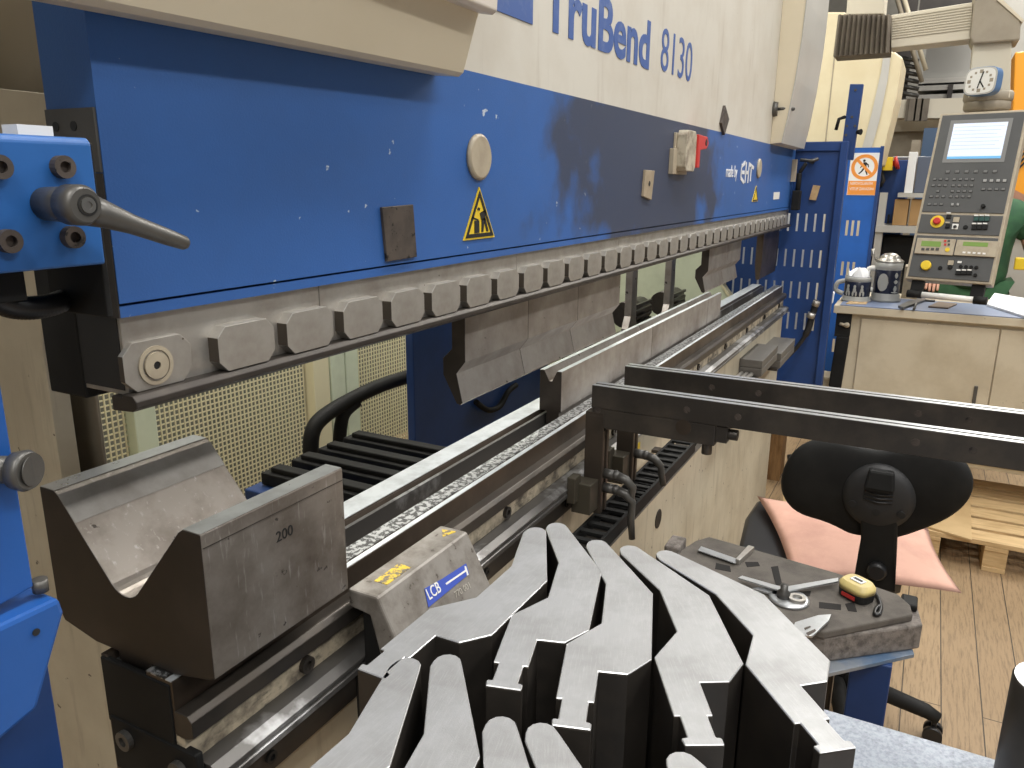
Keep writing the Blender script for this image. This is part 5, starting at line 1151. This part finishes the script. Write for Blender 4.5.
t = thing('storage_shelf', on_x(910, 226, X4), 'grey steel shelf holding cardboard boxes beyond the console', 'shelf')
c = [on_x(*q, X4) for q in ((876, 225), (945, 230), (876, 195), (945, 197))]
b = MB(); b.box(X4, X4 + .32, -.35, c[0][1], c[0][2] - .05, c[0][2]); b.build('shelf_board', GREYCOVER, t)
zt2 = on_x(910, 193, X4)[2]; b = MB(); b.box(X4, X4 + .32, -.35, on_x(898, 193, X4)[1], zt2 - .03, zt2); b.build('shelf_board', GREYCOVER, t)
for y in (-.34, c[0][1] - .05): b = MB(); b.box(X4 + .02, X4 + .08, y, y + .05, 0, zt2); b.build('upright', GREYCOVER, t); 
zs = c[0][2]
for px0, px1, lab in ((893.5, 908, 'left cardboard box on the shelf beyond the console'), (910, 925, 'right cardboard box on the shelf beyond the console')):
    ya_, yb_ = on_x(px0, 210, X4)[1], on_x(px1, 210, X4)[1]; b = MB(); b.box(X4 + .03, X4 + .28, yb_, ya_, zs + .0005, zt2 - .045); tag(b.build('cardboard_box', CARD, None, .004), lab, 'box', 'cardboard boxes on the shelf')
ya_, yb_ = on_x(905.5, 180, X4)[1], on_x(914, 180, X4)[1]; b = MB(); b.box(X4 + .02, X4 + .2, yb_, ya_, zt2, zt2 + .28); tag(b.build('white_folder', PAPER, None, .003), 'white folder standing on top of the grey shelf', 'folder')
ya_, yb_ = on_x(915, 180, X4)[1], on_x(930, 180, X4)[1]; b = MB(); b.box(X4 + .02, X4 + .3, yb_, ya_, zt2, zt2 + .25); tag(b.build('plastic_crate', mat('slate_crate', (.10, .12, .17), .6), None, .006), 'dark slate crate beside the white folder on the shelf', 'crate')
b = MB(); b.box(X4 + .1, X4 + .3, -.28, on_x(882, 240, X4)[1], .25, zs - .08); tag(b.build('black_case', BLACK, None, .01), 'black case standing under the shelf behind the steins', 'case')
t = thing('pipe_rail', on_x(915, 172, 7.2), 'grey bent pipe rail above the shelf, beside the console', 'rail')
b = MB(); b.tube(smooth_path([Vector(on_x(*q, 7.2)) for q in ((893, 157.5), (910, 157.5), (925, 157.5), (928, 160), (926, 172), (926, 200))], 5), .009, 8); b.build('rail', GREYCOVER, t)
for x_, px0, lab in ((8.2, 917, 'pale upright column between shelf and console in the background'),): 
    b = MB(); p0, p1 = on_x(912, 140, x_), on_x(921, 140, x_); b.box(x_, x_ + .1, p1[1], p0[1], 0, p0[2]); tag(b.build('hall_column', HOOD), lab, 'column')
X5 = 9.0
t = thing('swing_arm', on_x(930, 110, X5), 'distant cream swing arm with a bellows, behind the clock', 'arm')
qx([(893, 100), (985, 97), (985, 118), (893, 118)], X5, .3).build('arm_beam', RIBBED, t)
p0 = on_x(974, 110, X5); p1 = on_x(984, 110, X5); b = MB(); b.box(X5 + .05, X5 + .25, p1[1], p0[1], 0, p0[2] - .02); b.build('arm_post', RIBBED, t)
b = MB(); 
for k in range(6): a_ = on_x(907 + 3 * k, 99, X5 - .03); c_ = on_x(908.5 + 3 * k, 121, X5 - .03); b.box(X5 - .05 - .02 * (k % 2), X5, min(a_[1], c_[1]) - .03, a_[1], c_[2], a_[2])
b.build('bellows', BELLOWS, t)
b = MB(); z0 = on_x(900, 132, X5 + .5)[2]; z1 = on_x(900, 119, X5 + .5)[2]; b.box(X5 + .4, X5 + .9, -2.5, on_x(880, 125, X5 + .4)[1], z0, z1); b.box(X5 + .5, X5 + .8, -2.5, on_x(880, 125, X5 + .4)[1], 0, z0); tag(b.build('brown_machine_block', HOOD), 'brown grey machine block under the distant swing arm', 'machine')
b = MB(); a_ = on_x(924, 130, 8.6); c_ = on_x(950, 130, 8.6); b.box(8.6, 9.0, c_[1], a_[1], 0, on_x(924, 128, 8.6)[2]); tag(b.build('blue_machine_panel', mat('slate_blue', (.06, .11, .20), .5)), 'slate blue panel left of the console screen in the background', 'panel')
# far grey gate and steelwork on the hall wall
b = MB(); X6 = 12.5; p0, p1 = on_x(922, 84, X6), on_x(985, 30, X6); b.box(X6, X6 + .2, p1[1], p0[1], p0[2], 6.9); tag(b.build('roller_gate', mat('grey_gate', (.33, .325, .31), .6)), 'large flat grey panel on the far hall wall above the clock', 'panel')
b = MB(); 
for k, py in enumerate((82, 87, 98)): p0 = on_x(918, py, X6 - .1); p1 = on_x(985, py - 1, X6 - .1); b.box(X6 - .1, 13.9, p1[1], p0[1], p0[2] - .05, p0[2] + .04)
tag(b.build('crane_track', GREYCOVER), 'pale horizontal crane track below the far grey panel', 'track')
b = MB(); p0 = on_x(951, 84, X6 - .2); b.box(X6 - .2, X6 - .1, p0[1] - .03, p0[1] + .03, on_x(951, 100, X6)[2], p0[2]); tag(b.build('track_hanger', DARKHALL), 'thin dark hanger under the crane track', 'hanger')
t = thing('steel_truss', on_x(910, 60, 11.0), 'dark roof truss with pale diagonal strips left of the far grey panel', 'truss')
b = MB(); p0 = on_x(885, 112, 11.0); p1 = on_x(920, -20, 11.0); b.box(11.2, 11.3, p1[1], p0[1], 0, 6.9); p0 = on_x(918, 12, 11.0); p1 = on_x(1003, 5, 11.0); b.box(11.2, 11.3, p1[1], p0[1], p0[2], 6.9); b.build('dark_infill', DARKHALL, t)
for (a, c_, m) in (((895, -8), (922, 82), HOOD), ((902, -8), (926, 70), COVER)): b = MB(); b.tube([on_x(*a, 11.0), on_x(*c_, 11.0)], .026, 8); b.build('diagonal', m, t)
for k in range(7): b = MB(); b.tube([on_x(902, 58 + 7 * k, 11.1), on_x(919, 61 + 7 * k, 11.1)], .025, 6); b.build('rung', LEVER, t)
t = thing('orange_robot_cell', on_x(1018, 150, 6.4), 'orange machine column at the right edge behind the console', 'machine')
qx([(1013, 105), (1015, 52), (1040, 50), (1070, 230), (1000, 230), (1003, 190)], 6.4, .5).build('column_panel', ORANGE, t, .01)
b = MB()
for k in range(5): b.extrude([on_x(*q, 6.39) for q in ((1016 - k * .6, 152 + 5 * k), (1026, 140 + 5 * k), (1026, 142.5 + 5 * k), (1016 - k * .6, 154.5 + 5 * k))], (.012, 0, 0))
b.build('warning_stripe', INK, t)
z_ = on_x(1018, 200, 6.5)[2]; b = MB(); b.box(6.5, 6.85, -1.6, -.45, 0, z_); b.build('pedestal', GREYCOVER, t)
b = MB(); b.box(6.2, 6.26, -1.8, -.52, on_x(1018, 270, 6.2)[2], on_x(1018, 258, 6.2)[2]); b.box(6.2, 6.26, -1.2, -1.14, 0, on_x(1018, 270, 6.2)[2]); b.box(6.2, 6.26, -1.8, -1.74, 0, on_x(1018, 270, 6.2)[2]); tag(b.build('yellow_barrier', YELLOW, None, .006), 'yellow barrier rail behind the person at the right edge', 'barrier')
# ================================================================== LIGHT
W_ = bpy.data.worlds.new('world'); SC.world = W_; W_.use_nodes = True
W_.node_tree.nodes['Background'].inputs[0].default_value = (.86, .92, 1., 1); W_.node_tree.nodes['Background'].inputs[1].default_value = .25
def lamp(x, y, z, sx, sy, e, col=(1, .96, .88), rx=0, ry=0):
    l = bpy.data.lights.new('hall_and_fill_lamp', 'AREA'); l.shape = 'RECTANGLE'; l.size = sx; l.size_y = sy; l.energy = e; l.color = col
    o = bpy.data.objects.new('hall_and_fill_lamp', l); COL.objects.link(o); o.location = (x, y, z); o.rotation_euler = (rx, ry, 0); return o
for x in (-1.6, 1.9, 5.2): lamp(x, -.6, 5.2, 1.6, .5, 115, (1, .975, .93))  # overhead row; the lamp behind the camera is added fill
for x in (.2, 3.2, 6.2): lamp(x, -2.9, 4.6, 1.6, .35, 95, (1, .975, .93))
for x in (9.0, 12): lamp(x, -1.0, 6.2, 1.6, .6, 260)
for x in (1.6, 4.2): lamp(x, 1.9, 4.0, 2.4, .5, 95)  # fill lamps added behind the machine to brighten the mesh fence
lamp(-2.3, -1.6, 4.0, 1.2, .5, 60, (1, .975, .93))  # fill lamp added behind the camera to brighten the near side frame
vs_ = SC.view_settings; SC.display_settings.display_device = 'sRGB'
vs_.view_transform = 'Standard'; vs_.look = 'None'; vs_.gamma = 1; vs_.use_curve_mapping = False; vs_.exposure = -0.25
